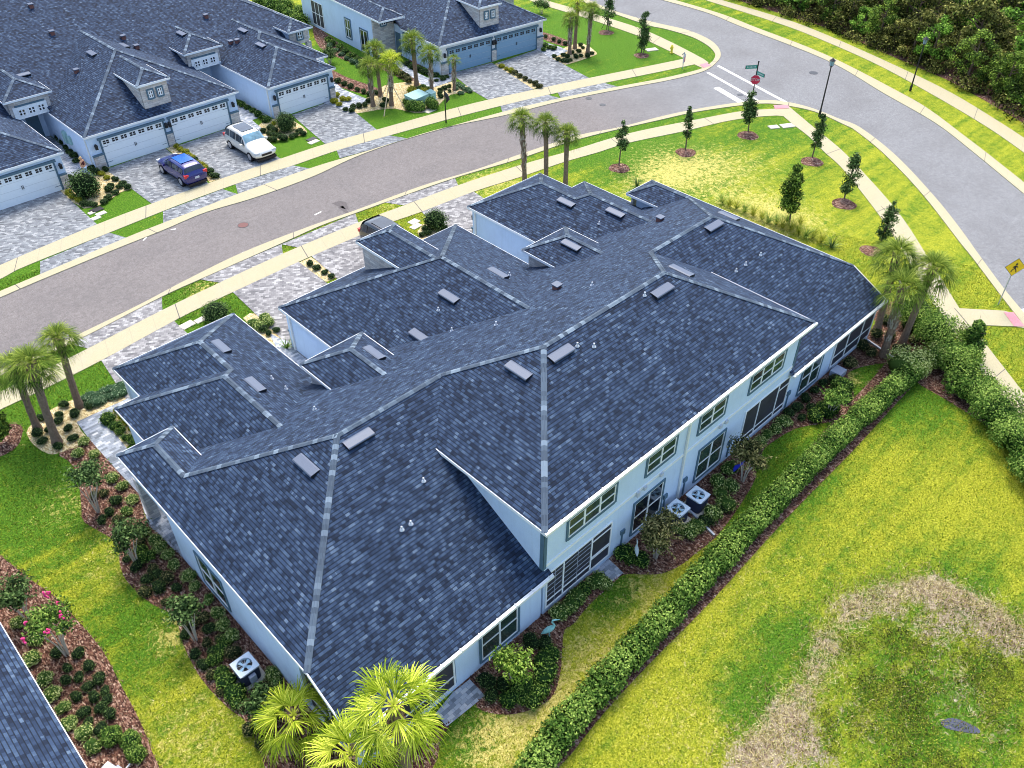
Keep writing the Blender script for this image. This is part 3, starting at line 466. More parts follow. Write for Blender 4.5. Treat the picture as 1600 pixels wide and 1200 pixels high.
def build_roof(root, M, duplex=False):
    polys, caps, eaves = four_roof(duplex); mb = MB(); allp = []; Mr = M.to_3x3()
    for q in polys:
        if q[0] == 'F':
            pts = [Vector(p) for p in q[1]]; n = Vector((0, P_, 1)).normalized(); tri = mathutils.geometry.tessellate_polygon([[Vector((p.x, p.y, 0)) for p in pts]]); qs = [[pts[i] for i in t] for t in tri]
        else: qs = [[Vector(p) for p in q]]
        for t in qs:
            nz = Vector((0, 0, 0))
            for a_, b_ in zip(t, t[1:]+t[:1]): nz += a_.cross(b_)
            if nz.length < 1e-7: continue
            if nz.z < 0: t = t[::-1]
            mb.poly(t); allp.append(t)
    roof = mb.build('roof', 'shingle', root)
    bvh = BVHTree.FromPolygons([tuple(p) for t in allp for p in t], [tuple(range(k, k+len(t))) for k, t in zip(np.cumsum([0]+[len(t) for t in allp[:-1]]).tolist(), allp)])
    cb = MB(); u0 = 0
    for A, B in caps:
        A, B = Vector(A), Vector(B); d = (B-A); L = d.length
        if L < .05: continue
        d.normalize(); s = d.cross(Vector((0, 0, 1))).normalized(); n = max(1, int(L/.21)); slope = P_ if abs(d.z) < .02 else P_*.707; hw = .12
        for k in range(n):
            a_, b_ = A+d*(L*k/n), A+d*(L*(k+1)/n+.03); l0, l1 = .030, .045; u = u0+k*.21+.1
            for sg in (-1, 1):
                e = s*sg*hw-Vector((0, 0, hw*slope)); q = [a_+Vector((0, 0, l0)), b_+Vector((0, 0, l1)), b_+e+Vector((0, 0, l1)), a_+e+Vector((0, 0, l0))]
                cb.poly(q if sg < 0 else q[::-1], 0, [(u, 0), (u, 0), (u, .17), (u, .17)])
        u0 += n*.21+1
    cb.build('ridge_cap', 'ridge_shingle', roof)
    eb = MB()
    for A, B in eaves:
        A, B = Vector(A), Vector(B)
        if (B-A).length < .05: continue
        d = (B-A).normalized(); o_ = Vector((0, 0, -.075)); eb.bar(A+o_-d*.02, B+o_+d*.02, .05, .15, 0)
        c = Vector((0, 10, 0)); inn = d.cross(Vector((0, 0, 1))); inn.z = 0; inn.normalize(); md = (A+B)/2
        # soffit strip towards the house
        h1 = bvh.ray_cast(md+inn*.25+Vector((0, 0, 5)), Vector((0, 0, -1)), 12)[0]; h2 = bvh.ray_cast(md-inn*.25+Vector((0, 0, 5)), Vector((0, 0, -1)), 12)[0]
        z1, z2 = (h1.z if h1 else -9), (h2.z if h2 else -9); s = inn if z1 > z2 else -inn
        eb.poly([A+o_, B+o_, B+o_+s*.32, A+o_+s*.32], 0)
    eb.build('fascia', 'trim_white', roof)
    return roof, bvh
def vbox(bvh, M, u, v):
    Mi = M.inverted(); o = Mi @ Vector(_C); d = (Mi.to_3x3() @ Vector(ray(u, v))).normalized(); h = bvh.ray_cast(o, d, 300); return h[0], h[1]
def roof_bits(root, bvh, M, ridge, pipes, browns, pale=False):
    for (u, v) in ridge:
        p, n = vbox(bvh, M, u, v)
        if p is None: continue
        if n.z < 0: n = -n
        ux = Vector((0, 0, 1)).cross(n).normalized(); vy = n.cross(ux); R = Matrix((( ux.x, vy.x, n.x, p.x), (ux.y, vy.y, n.y, p.y), (ux.z, vy.z, n.z, p.z), (0, 0, 0, 1))); m = MB()
        L, Wd = .62, .22
        prof = [(Wd, .02), (Wd-.06, .07), (-Wd+.05, .17), (-Wd, .15), (-Wd, .015)]
        q = [[R @ Vector((x, y, z_)) for (y, z_) in prof] for x in (-L, L)]
        for i in range(4): m.poly([q[0][i], q[1][i], q[1][i+1], q[0][i+1]], 1 if i == 3 else 0)
        m.poly(q[0][::-1], 1); m.poly(q[1], 1)
        m.build('roof_vent', ['vent_grey', 'dark_metal'], root)
    for (u, v) in pipes:
        p, n = vbox(bvh, M, u, v)
        if p is None: continue
        m = MB(); m.tube([p-Vector((0, 0, .1)), p+Vector((0, 0, .19))], .038, 8, 0); m.tube([p+Vector((0, 0, .0)), p+Vector((0, 0, .07))], [.10, .05], 8, 0); m.build('vent_pipe', 'pipe_white', root)
    for (u, v) in browns:
        p, n = vbox(bvh, M, u, v)
        if p is None: continue
        m = MB(); m.box(-.16, .16, -.16, .16, -.12, .22, 0, Matrix.Translation(p)); m.box(-.21, .21, -.21, .21, .22, .28, 1, Matrix.Translation(p)); m.build('vent_cap', ['cap_rust', 'vent_grey'], root)
def wall_mb(mb, x0, y0, x1, y1, z0, z1, z2=None, m=0, th=.14):
    z2 = z1 if z2 is None else z2; a, b = Vector((x0, y0, 0)), Vector((x1, y1, 0)); d = (b-a).normalized(); n = Vector((-d.y, d.x, 0))*th/2; Z = Vector((0, 0, 1))
    A = [a-n+Z*z0, b-n+Z*z0, b-n+Z*z2, a-n+Z*z1]; B = [a+n+Z*z0, b+n+Z*z0, b+n+Z*z2, a+n+Z*z1]
    mb.poly(A, m); mb.poly(B[::-1], m)
    for i in range(4): mb.poly([B[i], B[(i+1) % 4], A[(i+1) % 4], A[i]], m)
def onwall(x, y, nx_, ny_):       # local frame on a wall: X along wall, Y outwards, origin on wall at ground
    n = Vector((nx_, ny_, 0)).normalized(); u = Vector((0, 0, 1)).cross(n) * -1
    u = Vector((-n.y, n.x, 0)); return Matrix(((u.x, n.x, 0, x), (u.y, n.y, 0, y), (0, 0, 1, 0), (0, 0, 0, 1)))
def window(root, M, w_, z0, z1, cols, rows, gl='glass_green', trim=True, off=.07, sill=True):
    """casing > panes; M local wall frame centred on the window"""
    f = MB(); h = w_/2
    if trim:
        for a_, b_, c_, d_ in ((-h-.11, -h, z0-.11, z1+.11), (h, h+.11, z0-.11, z1+.11), (-h, h, z0-.14, z0), (-h, h, z1, z1+.11)): f.box(a_, b_, off-.03, off+.05, c_, d_, 1, M)
    t = .055
    for a_, b_, c_, d_ in ((-h, -h+t, z0, z1), (h-t, h, z0, z1), (-h+t, h-t, z0, z0+t), (-h+t, h-t, z1-t, z1)): f.box(a_, b_, off-.05, off+.035, c_, d_, 0, M)
    for k in range(1, cols): x = -h+w_*k/cols; f.box(x-.045, x+.045, off-.05, off+.037, z0+t, z1-t, 0, M)
    for k in range(1, rows):
        z_ = z0+(z1-z0)*k/rows
        for j in range(cols): f.box(-h+w_*j/cols+.05, -h+w_*(j+1)/cols-.05, off-.05, off+.033, z_-.028, z_+.028, 0, M)
    fo = f.build('window', ['trim_white', 'trim_slate'], root); p = MB(); p.box(-h+.02, h-.02, off-.055, off+.012, z0+.02, z1-.02, 0, M); p.build('pane', gl, fo); return fo
def garage_door(root, M, w_=4.88, h_=2.13, mat='door_white'):
    d = MB(); d.box(-w_/2, w_/2, .02, .085, 0, h_, 0, M)
    for k in range(1, 4): d.box(-w_/2, w_/2, .085, .092, h_*k/4-.006, h_*k/4+.006, 2, M)
    o = d.build('garage_door', [mat, 'trim_slate', 'grey_metal'], root)
    t = MB(); t.box(-w_/2-.12, -w_/2, .05, .13, 0, h_+.02, 0, M); t.box(w_/2, w_/2+.12, .05, .13, 0, h_+.02, 0, M); t.box(-w_/2-.22, w_/2+.22, .05, .2, h_+.02, h_+.18, 0, M); t.build('door_casing', 'trim_slate', o)
    for k in range(7):
        g_ = MB()
        x = -w_/2+w_*(k+.5)/7
        for sx in (-1, 1):
            for sz in (0, 1): g_.box(x+sx*.125-.10, x+sx*.125+.10, .086, .095, h_-.38+sz*.15, h_-.26+sz*.15, 0, M)
        g_.build('door_window', 'black', o)
    hd = MB()
    for sx in (-.05, .05): hd.box(sx-.015, sx+.015, .09, .13, .95, 1.22, 0, M)
    hd.build('handle', 'black', o); hn = MB()
    for sx in (-1, 1):
        for z_ in (.35, 1.55): hn.box(min(sx*w_/2, sx*(w_/2-.42)), max(sx*w_/2, sx*(w_/2-.42)), .088, .10, z_, z_+.035, 0, M)
    hn.build('hinge', 'trim_slate', o); return o
def sconce(root, M, z_=1.75):
    m = MB(); m.box(-.06, .06, .07, .12, z_-.1, z_+.2, 0, M); m.box(-.09, .09, .13, .31, z_-.16, z_+.1, 0, M); m.tube([M @ Vector((0, .22, z_+.1)), M @ Vector((0, .22, z_+.26))], [.15, .03], 8, 0); m.build('wall_lamp', 'black', root)
def screen(root, M, w_, z0, z1, posts, rails, mesh_lines=(), name='screen'):
    f = MB(); h = w_/2; f.box(-h, h, .03, .11, z0, z0+.07, 0, M); f.box(-h, h, .03, .11, z1-.07, z1, 0, M)
    for x in [-h+.035, h-.035]+posts: f.box(x-.035, x+.035, .03, .115, z0+.07, z1-.07, 0, M)
    xs = sorted([-h]+posts+[h])
    for (i, z_) in rails: f.box(xs[i]+.035, xs[i+1]-.035, .035, .105, z_-.03, z_+.03, 0, M)
    o = f.build('screen_frame', 'trim_white', root); p = MB(); p.box(-h+.02, h-.02, .02, .082, z0+.02, z1-.02, 0, M); p.build('screen_mesh', 'screen_dark', o)
    if mesh_lines:
        b_ = MB()
        for i, zs, xs2 in mesh_lines:
            for z_ in zs: b_.box(xs[i]+.05, xs[i+1]-.05, .084, .096, z_-.012, z_+.012, 0, M)
            for x in xs2: b_.box(x-.012, x+.012, .098, .104, z0+.1, z1-.1, 0, M)
        b_.build('blind', 'vent_pale', o)
    return o
def house(name, label, origin, th, group=None, wallm='stucco', frontm='stucco', doorm='door_white', rear=True, duplex=False, fronts=True):
    M = frame(origin, th); root = thing(name, label, 'house', (0, 0, 0), 0, group); I = Matrix.Identity(4)
    # build in local coordinates, then place the empty
    roof, bvh = build_roof(root, M, duplex)
    wl = MB(); fr = MB(); st = MB(); tr = MB()
    sides = (-1, 1)
    def S(s, x0, y0, x1, y1, z0, z1, z2=None, mb=wl, m=0): wall_mb(mb, s*x0, y0, s*x1, y1, z0, z1, z2, m)
    if not duplex:
        wall_mb(wl, -8.69, 0, 8.69, 0, 0, 5.82); tr.box(-8.62, 8.62, -.10, -.068, 3.02, 3.17, 0); 
        for s in sides:
            S(s, 8.69, .08, 8.69, 6.2, 0, 5.82); S(s, 13.25, 0, 8.80, 0, 0, 2.78)
            S(s, 17.6, 0, 13.25, 0, 0, .30); S(s, 17.6, 0, 13.25, 0, 2.50, 2.78); wl.box(min(s*17.67, s*17.5), max(s*17.67, s*17.5), -.07, .1, .30, 2.50, 0); S(s, 17.6, .1, 17.6, 3.0, 0, .30)
            S(s, 17.6, 3.0, 17.6, 12.6, 0, 3.92); S(s, 17.5, 3.0, 13.25, 3.0, 0, 3.95); S(s, 13.25, .1, 13.25, 3.0, 0, 2.9, 3.95)
            S(s, 17.5, 12.6, 15.7, 12.6, 0, 3.92); S(s, 15.7, 12.6, 15.7, 15.5, 0, 3.9)
            ent = MB(); S(s, 17.5, 15.75, 15.5, 15.75, 2.55, 3.95, mb=ent); S(s, 17.6, 12.75, 17.6, 15.66, 2.75, 3.92)
            for x in (17.45, 15.65): ent.box(min(s*(x-.22), s*(x+.22)), max(s*(x-.22), s*(x+.22)), 15.45, 15.85, 0, 2.55, 0)
            ent.build('porch_facing', 'stone_veneer', root)
            # garage wing
            gw = MB(); S(s, 16.0, 15.9, 16.0, 20.1, 0, 2.80, mb=gw); S(s, 15.9, 20.15, 14.75, 20.15, 0, 2.80, mb=gw); S(s, 14.75, 20.22, 14.75, 22.98, 0, 2.80, mb=gw); gw.build('garage_wall', wallm, root); gw = MB(); S(s, 8.66, 13.0, 8.66, 22.98, 0, 2.80, mb=gw)
            fq = MB(); S(s, 14.82, 23.05, 8.6, 23.05, 0, 2.85, mb=fq); fq.build('front_wall', frontm, root); S(s, 6.06, 13.0, 6.06, 21.78, 0, 2.80, mb=gw)
            S(s, 8.59, 13.2, 6.13, 13.2, 0, 3.4, mb=gw); gw.build('garage_wall', wallm, root); tw = MB(); S(s, 8.8, 15.2, 5.82, 15.2, 2.62, 4.27, mb=tw); S(s, 8.8, 13.0, 8.8, 15.1, 3.0, 4.26, mb=tw); S(s, 5.82, 13.0, 5.82, 15.1, 3.2, 4.26, mb=tw); tw.build('tower_facing', 'stone_veneer', root)
            tq = MB(); tq.box(min(s*8.4, s*6.2), max(s*8.4, s*6.2), 15.28, 15.36, 3.55, 3.67, 1); tq.box(min(s*8.6, s*6.1), max(s*8.6, s*6.1), 15.27, 15.33, 2.62, 3.55, 0); tq.build('tower_band', ['trim_white', 'trim_slate'], root)
        rg = [(-11.7, 23.05), (-2.77, 21.85), (2.77, 21.85), (11.7, 23.05)]; wall_mb(fr, -6.13, 21.85, 6.13, 21.85, 0, 2.80)
    else:
        for s in sides:
            S(s, 8.44, 0, 8.44, 14.2, 0, 3.92); gw = MB(); S(s, 8.5, 14.3, 6.2, 14.3, 0, 4.0, mb=gw); gw.build('entry_facing', 'stone_veneer', root); gw = MB(); S(s, 6.06, 13.0, 6.06, 21.78, 0, 2.80, mb=gw); gw.build('garage_wall', wallm, root)
        wall_mb(wl, -8.5, 0, 8.5, 0, 0, 2.78); wall_mb(fr, -6.13, 21.85, 6.13, 21.85, 0, 2.80); rg = [(-2.77, 21.85), (2.77, 21.85)]
    # dormer
    wd = 1.08; wall_mb(st, -wd, 21.3, wd, 21.3, 3.05, 5.03); 
    for s in sides: wall_mb(st, s*wd, 17.6, s*wd, 21.23, 4.9, 5.03); st.poly([(s*(wd+.03), 21.3, 3.1), (s*(wd+.03), 17.75, 4.95), (s*(wd+.03), 17.75, 5.1), (s*(wd+.03), 21.3, 5.1)], 0)
    # stone piers and slate bands on the garage fronts
    def pier(x0, x1, y):
        pm = MB(); pm.box(x0, x1, y+.06, y+.20, 0, 1.05, 0); po = pm.build('stone_pier', 'stone_veneer', root); tr = MB(); tr.box(x0-.03, x1+.03, y+.06, y+.24, 1.05, 1.17, 1); tr.build('pier_cap', ['trim_white', 'trim_slate'], po)
    if not duplex:
        for s in sides:
            for a_, b_ in ((14.80, 14.28), (9.12, 8.62)): pier(min(s*a_, s*b_), max(s*a_, s*b_), 23.05)
    pier(-.27, .27, 21.85); pier(5.33, 6.1, 21.85); pier(-6.1, -5.33, 21.85)
    wlo = wl.build('wall', wallm, root); fr.build('front_wall', frontm, root); st.build('dormer_facing', 'stone_veneer', root)
    if tr.v: tr.build('trim_band', ['trim_white', 'trim_slate'], root)
    if fronts:
        for x, y in rg: garage_door(root, onwall(x, y+.03, 0, 1), mat=doorm)
        for x, y in ([(-14.55, 23.1), (-8.86, 23.1), (14.55, 23.1), (8.86, 23.1)] if not duplex else [])+[(-.14, 21.9), (.14, 21.9), (5.7, 21.9), (-5.7, 21.9)]: sconce(root, onwall(x, y, 0, 1))
        for x in (-.38, .38): window(root, onwall(x, 21.33, 0, 1), .36, 3.85, 4.42, 2, 2, 'glass_dark')
        if not duplex:
            for s in sides:
                for dx in (-.72, 0, .72): window(root, onwall(s*7.3+dx, 15.29, 0, 1), .5, 2.86, 3.36, 2, 2, 'glass_dark', trim=False)
                window(root, onwall(s*16.55, 15.78, 0, 1), .5, 3.0, 3.6, 2, 2, 'glass_dark')
                d = MB(); d.box(s*7.0-.48, s*7.0+.48, 13.27, 13.33, 0, 2.2, 0); d.build('front_door', 'trim_slate', root)
                f = MB(); f.box(s*7.35-1.15, s*7.35+1.15, 13.3, 22.0, .005, .03, 0); f.build('porch_floor', 'pavers_walk', root)
                f = MB(); f.box(min(s*17.6, s*15.8), max(s*17.6, s*15.8), 12.7, 15.7, .02, .07, 0); f.build('porch_floor', 'pavers_walk', root)
        else:
            for s in sides: window(root, onwall(s*7.35, 14.33, 0, 1), .5, 2.9, 3.6, 2, 2, 'glass_dark'); window(root, onwall(s*8.47, 9.6, s, 0), .95, .75, 2.5, 2, 2, 'glass_green'); window(root, onwall(s*8.47, 12.6, s, 0), 1.3, .1, 2.2, 2, 1, 'glass_dark')
            for s in sides: window(root, onwall(s*6.1, 16.4, s, 0), .8, .8, 2.3, 1, 2, 'glass_green'); window(root, onwall(s*8.47, 3.4, s, 0), 2.4, .3, 2.7, 3, 2, 'screen_dark', trim=False)
            for s in sides: dd = MB(); dd.box(s*6.12-.03, s*6.12+.03, 14.45, 15.35, 0, 2.1, 0); dd.build('front_door', 'trim_slate', root)
    if rear and not duplex:
        R = lambda x: onwall(x, 0, 0, -1)
        for s in sides:
            window(root, R(s*6.07), 2.72, 3.74, 4.76, 3, 2, 'glass_green'); window(root, R(s*1.78), 1.86, 3.76, 4.76, 2, 2, 'glass_green')
            window(root, R(s*2.26), 1.92, .48, 2.38, 2, 2, 'glass_green' if s > 0 else 'glass_dark'); window(root, R(s*11.05), 1.88, .42, 2.25, 2, 2, 'glass_green')
            window(root, onwall(s*17.6, 9.45, s, 0), 1.9, .6, 2.35, 2, 2, 'glass_green')
            if s < 0: screen(root, R(-6.63), 3.9, .32, 2.5, [-.95, .72], [(0, .75), (1, .75), (2, 1.05), (2, 1.15), (2, 2.15)], [(0, [1.05, 1.35, 1.65, 1.95, 2.2], [-1.43]), (1, [1.05, 1.35, 1.65, 1.95, 2.2], [-.12])])
            else: screen(root, R(6.8), 3.9, .32, 2.5, [-.75, .95], [(0, .7), (1, .7), (2, .7), (2, 2.0)])
            # lanai screens
            L_ = R(s*15.42); screen(root, L_, 4.2, .30, 2.5, [-.7, .9], [(0, .95), (1, .95), (2, .95)])
            sc = MB(); A0, A1 = .1, 2.92
            sc.poly([(s*17.58, A0, .3), (s*17.58, A1, .3), (s*17.58, A1, 3.8), (s*17.58, 1.96, 3.72), (s*17.58, A0, 2.75)], 0); so_ = sc.build('side_screen', 'screen_dark', root); sf = MB()
            sf.bar((s*17.62, A0, .33), (s*17.62, A1, .33), .06, .06); sf.bar((s*17.62, A0, 2.7), (s*17.62, 1.96, 3.68), .06, .06); sf.bar((s*17.62, 1.5, .36), (s*17.62, 1.5, 3.4), .05, .05); sf.bar((s*17.62, A0, 1.1), (s*17.62, A1, 1.1), .05, .05); sf.build('screen_frame', 'trim_white', so_)
            fl = MB(); fl.box(min(s*17.55, s*13.3), max(s*17.55, s*13.3), .08, 2.9, .02, .08, 0); fl.build('lanai_floor', 'pavers_walk', root)
            ct = MB(); ct.box(s*8.69-.09, s*8.69+.09, -.10, -.071, 2.95, 5.72, 0); ct.box(min(s*8.76, s*8.79), max(s*8.76, s*8.79), -.1, .09, 2.95, 5.72, 0); ct.build('corner_board', 'trim_slate', root)
        # gutter with hangers, middle downspout and drain pipes
        gb = MB(); gb.box(-9.12, 9.12, -.53, -.425, 5.57, 5.69, 0)
        for x in np.arange(-9, 9.1, .75): gb.box(x-.02, x+.02, -.53, -.36, 5.692, 5.71, 0)
        gb.build('gutter', 'gutter_white', root)
        for s in sides:
            gb = MB(); a_, b_ = sorted((s*17.86, s*8.47)); gb.box(a_, b_, Y1-.12, Y1-.026, H1-.14, H1-.02, 0)
            for x in np.arange(a_+.2, b_, .9): gb.box(x-.02, x+.02, Y1-.12, Y1+.06, H1-.018, H1+.012, 0)
            gb.build('gutter', 'gutter_white', root)
        dp = MB(); dp.box(-.05, .05, -.17, -.08, .25, 5.5, 0); dp.bar((0, -.12, 5.52), (0, -.46, 5.6), .09, .07); dp.build('downspout', 'gutter_white', root)
        for x in (-3.2, -2.75, 2.6, 3.05, -1.65): 
            b_ = MB(); b_.box(x-.09, x+.09, -.2, -.07, 2.98 if x > -3 else 2.9, 3.16, 0); b_.build('vent_hood', 'pipe_white', root)
        for x in (-3.9, -1.0, .45, 3.9, 9.0):
            b_ = MB(); b_.box(x-.03, x+.03, -.13, -.07, .2, 1.15, 0); b_.box(x-.12, x+.12, -.16, -.07, 1.05, 1.3, 0); b_.build('hose_bib', 'trim_slate', root)
    # garage side-wall downspouts and service boxes
    if not duplex:
        for s in sides:
            for x, y in ((14.75, 22.8), (8.66, 22.8), (6.06, 21.5)):
                dx = .11 if x > 10 else (-.11 if x > 8 else .11); b_ = MB(); b_.box(s*(x+dx)-.05, s*(x+dx)+.05, y-.06, y+.06, .1, 2.65, 0); b_.build('downspout', 'gutter_white', root)
            b_ = MB(); b_.box(min(s*6.13, s*6.35), max(s*6.13, s*6.35), 17.2, 17.7, .8, 1.7, 0); b_.box(min(s*6.13, s*6.3), max(s*6.13, s*6.3), 18.0, 18.4, .9, 1.5, 0); b_.build('meter_box', 'box_green', root)
    root.matrix_world = M
    return root, bvh, M
ORG = (19.17, 22.15, 0)
main, mb_bvh, MM = house('townhouse', 'large two-storey light blue townhouse block with dark shingle roof in the centre', ORG, 0)
roof_bits(main, mb_bvh, MM, [(1034, 455), (876, 553), (811, 580), (560, 686), (480, 728), (1064, 425), (1115, 354), (1138, 339), (778, 428), (702, 464), (885, 317), (962, 333), (893, 384), (345, 543), (398, 603), (584, 553), (656, 526)],
          [(628, 828), (642, 819), (1165, 414), (1188, 399), (928, 542), (902, 541), (925, 446), (685, 485), (775, 508), (425, 592), (447, 608), (492, 640), (936, 350), (662, 752), (1150, 424), (1007, 462), (796, 430), (706, 517)], [(870, 451), (1031, 345)])
h2, b2_bvh, M2 = house('townhouse', 'light blue townhouse block with garage doors facing the street at the top left', (20.68, 50.475, 0), 3.146, rear=False)
roof_bits(h2, b2_bvh, M2, [(144, 84), (194, 72), (284, 53), (380, 48), (408, 71), (34, 118)], [], [(120, 113), (82, 53), (49, 11), (193, 60), (214, 75), (322, 27), (371, 66), (361, 68)])
h3, b3_bvh, M3 = house('townhouse', 'white duplex house, sides shaded pale blue, with two slate blue garage doors at the top', (51.72, 46.45, 0), 3.043, wallm='stucco', frontm='stucco_white', doorm='door_blue', duplex=True)  # blue stucco on the side walls puts their shade into the colour
h4, b4_bvh, M4 = house('townhouse', 'neighbouring house showing only a slope of shingle roof at the bottom left corner', (-23.05, 22.15, 0), 0.0)
# ------------------------------------------------------------------ leaves, shrubs, palms, trees
def quads_np(c, n, sx, sy, rng=RNG, jitter=.6):
    """leaf quads: centres c, facing n (both (k,3)), half sizes sx (width) sy (length)"""
    k = len(c); n = n+rng.normal(0, jitter, (k, 3)); n /= np.linalg.norm(n, axis=1)[:, None]+1e-9
    r = rng.normal(0, 1, (k, 3)); a = np.cross(n, r); a /= np.linalg.norm(a, axis=1)[:, None]+1e-9; b = np.cross(n, a)
    sx = np.broadcast_to(sx, (k,))[:, None]; sy = np.broadcast_to(sy, (k,))[:, None]
    v = np.stack([c-b*sy, c+a*sx, c+b*sy, c-a*sx], 1).reshape(-1, 3); f = np.arange(4*k).reshape(k, 4); return v, f
def ball(k, rng=RNG):
    d = rng.normal(0, 1, (k, 3)); return d/np.linalg.norm(d, axis=1)[:, None]
def merge(parts):
    V, F, C, MI = [], [], [], []; o = 0
    for v, f, c, mi in parts: V.append(v); F.append(f+o); C.append(np.repeat(c, 4) if len(c)*4 == len(v) else c); MI.append(np.full(len(f), mi)); o += len(v)
    V, F, C, MI = np.concatenate(V), np.concatenate(F), np.concatenate(C), np.concatenate(MI); return V, F, np.stack([C, C, C], 1), MI
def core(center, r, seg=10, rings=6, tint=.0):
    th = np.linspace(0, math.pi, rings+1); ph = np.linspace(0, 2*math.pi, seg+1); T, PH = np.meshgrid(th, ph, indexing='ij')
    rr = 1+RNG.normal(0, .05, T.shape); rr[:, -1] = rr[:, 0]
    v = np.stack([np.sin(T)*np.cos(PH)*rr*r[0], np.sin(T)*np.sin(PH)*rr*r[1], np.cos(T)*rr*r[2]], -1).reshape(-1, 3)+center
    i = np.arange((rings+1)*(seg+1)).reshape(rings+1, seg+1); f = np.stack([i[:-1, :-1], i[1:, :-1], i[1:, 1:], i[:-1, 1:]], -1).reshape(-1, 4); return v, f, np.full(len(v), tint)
def clump(center, r, k, sx, sy, lo=.75, t0=.5, spread=.32, up=.35):
    d = ball(k); rad = RNG.uniform(lo, 1.05, k)[:, None]; lump = 1+.12*np.sin(d[:, :1]*5+center[0]*3)*np.cos(d[:, 1:2]*4+center[1]*2)
    c = center+d*rad*lump*np.asarray(r); n = d+np.array([0, 0, up]); v, f = quads_np(c, n, sx*RNG.uniform(.7, 1.3, k), sy*RNG.uniform(.7, 1.3, k))
    return v, f, np.clip(t0+RNG.normal(0, spread, k), 0, 1)
def crop_low(v, f, c, z0=0.0):
    cz = v.reshape(-1, 4, 3)[:, :, 2].mean(1); k = cz > z0; return v.reshape(-1, 4, 3)[k].reshape(-1, 3), np.arange(4*k.sum()).reshape(-1, 4), c[k]
SHR = {}
def shrub_mesh(kind):
    P = []
    if kind == 'round': mt, k, sx, sy, sq = 'leaf_dark', 700, .035, .06, .85
    elif kind == 'mid': mt, k, sx, sy, sq = 'leaf_mid', 620, .04, .085, .85
    elif kind == 'light': mt, k, sx, sy, sq = 'leaf_light', 520, .045, .11, .8
    elif kind == 'yellow': mt, k, sx, sy, sq = 'leaf_yellow', 300, .055, .09, .8
    elif kind == 'silver': mt, k, sx, sy, sq = 'leaf_silver', 330, .05, .09, .6
    elif kind == 'ball': mt, k, sx, sy, sq = 'leaf_dark', 2400, .035, .05, .95
    elif kind == 'olive': mt, k, sx, sy, sq = 'leaf_olive', 500, .045, .08, .85
    elif kind == 'big': mt, k, sx, sy, sq = 'leaf_mid', 3000, .035, .065, .9
    for j in range(1 if kind in ('ball',) else 4):
        off = np.array([0, 0, sq*.8]) if kind == 'ball' else np.array([RNG.uniform(-.32, .32), RNG.uniform(-.32, .32), sq*RNG.uniform(.45, .8)])
        rr = (1, 1, sq) if kind == 'ball' else tuple(np.array([.68, .68, .6*sq])*RNG.uniform(.85, 1.15))
        v, f, c = clump(off, rr, k//(1 if kind == 'ball' else 3), sx, sy, .72, .42+(.0 if kind == 'ball' else RNG.uniform(-.12, .15)))
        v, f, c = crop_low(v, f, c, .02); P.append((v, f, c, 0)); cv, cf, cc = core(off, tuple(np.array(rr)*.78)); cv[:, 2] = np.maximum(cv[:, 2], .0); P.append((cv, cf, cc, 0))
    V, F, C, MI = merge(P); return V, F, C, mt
def shrub_proto(kind, i):
    key = (kind, i)
    if key not in SHR:
        V, F, C, mt = shrub_mesh(kind); o = np_mesh('shrub', V, F, mt, color=C); COL.objects.unlink(o); SHR[key] = o.data; bpy.data.objects.remove(o)
    return SHR[key]
KN = {'d': 'round', 'm': 'mid', 'l': 'light', 'y': 'yellow', 's': 'silver', 'b': 'ball', 'o': 'olive', 'B': 'big'}
ADJ = {'d': 'small dark shrub', 'm': 'mid-green shrub', 'l': 'pale green shrub', 'y': 'yellow-leaved shrub', 's': 'low silvery shrub', 'b': 'large clipped round shrub', 'o': 'olive green shrub', 'B': 'large green bush'}
ONES = 'first second third fourth fifth sixth seventh eighth ninth tenth eleventh twelfth thirteenth fourteenth fifteenth sixteenth seventeenth eighteenth nineteenth twentieth'.split()
def ordn(i): return ONES[i] if i < 20 else ('twenty-'+ONES[i-20] if i < 29 else ('thirtieth' if i == 29 else 'thirty-'+ONES[i-30]))
def shrubs(where, group, spec):
    """spec: {kind: (radius, [(u, v), ...])} spots on the ground"""
    for k, (r, pts) in spec.items():
        pts = sorted(pts)
        for i, (u, v) in enumerate(pts):
            me = shrub_proto(KN[k], random.randrange(3)); o = bpy.data.objects.new('shrub', me); link(o); rr = r*random.uniform(.85, 1.18)
            o.location = G(u, v+ r*9); o.rotation_euler = (0, 0, random.uniform(0, 6.28)); o.scale = (rr, rr*random.uniform(.9, 1.1), rr*random.uniform(.85, 1.1))
            lab = f"{ordn(i)} {ADJ[k]} from the left {where}" if len(pts) > 1 else f"{ADJ[k]} {where}"
            tag(o, lab, 'shrub', group if len(pts) > 1 else None)
shrubs('in the gravel bed under the left palms', 'shrubs in the gravel bed under the left palms', {'d': (.34, [(103, 632), (141, 634), (118, 646), (95, 647), (93, 657), (67, 652), (60, 678), (67, 689), (91, 698), (115, 684), (108, 670), (78, 672)]),
  's': (.42, [(137, 621), (146, 618), (155, 615), (164, 611), (173, 608), (182, 605), (191, 603), (143, 629), (152, 627), (161, 623), (171, 619), (181, 615), (191, 611)])})
shrubs('beside the left garage wing', 'shrubs beside the left garage wing', {'m': (.42, [(171, 656), (181, 665), (190, 674), (202, 684), (209, 691)]), 'y': (.3, [(185, 641), (193, 651), (200, 660), (207, 668)])})
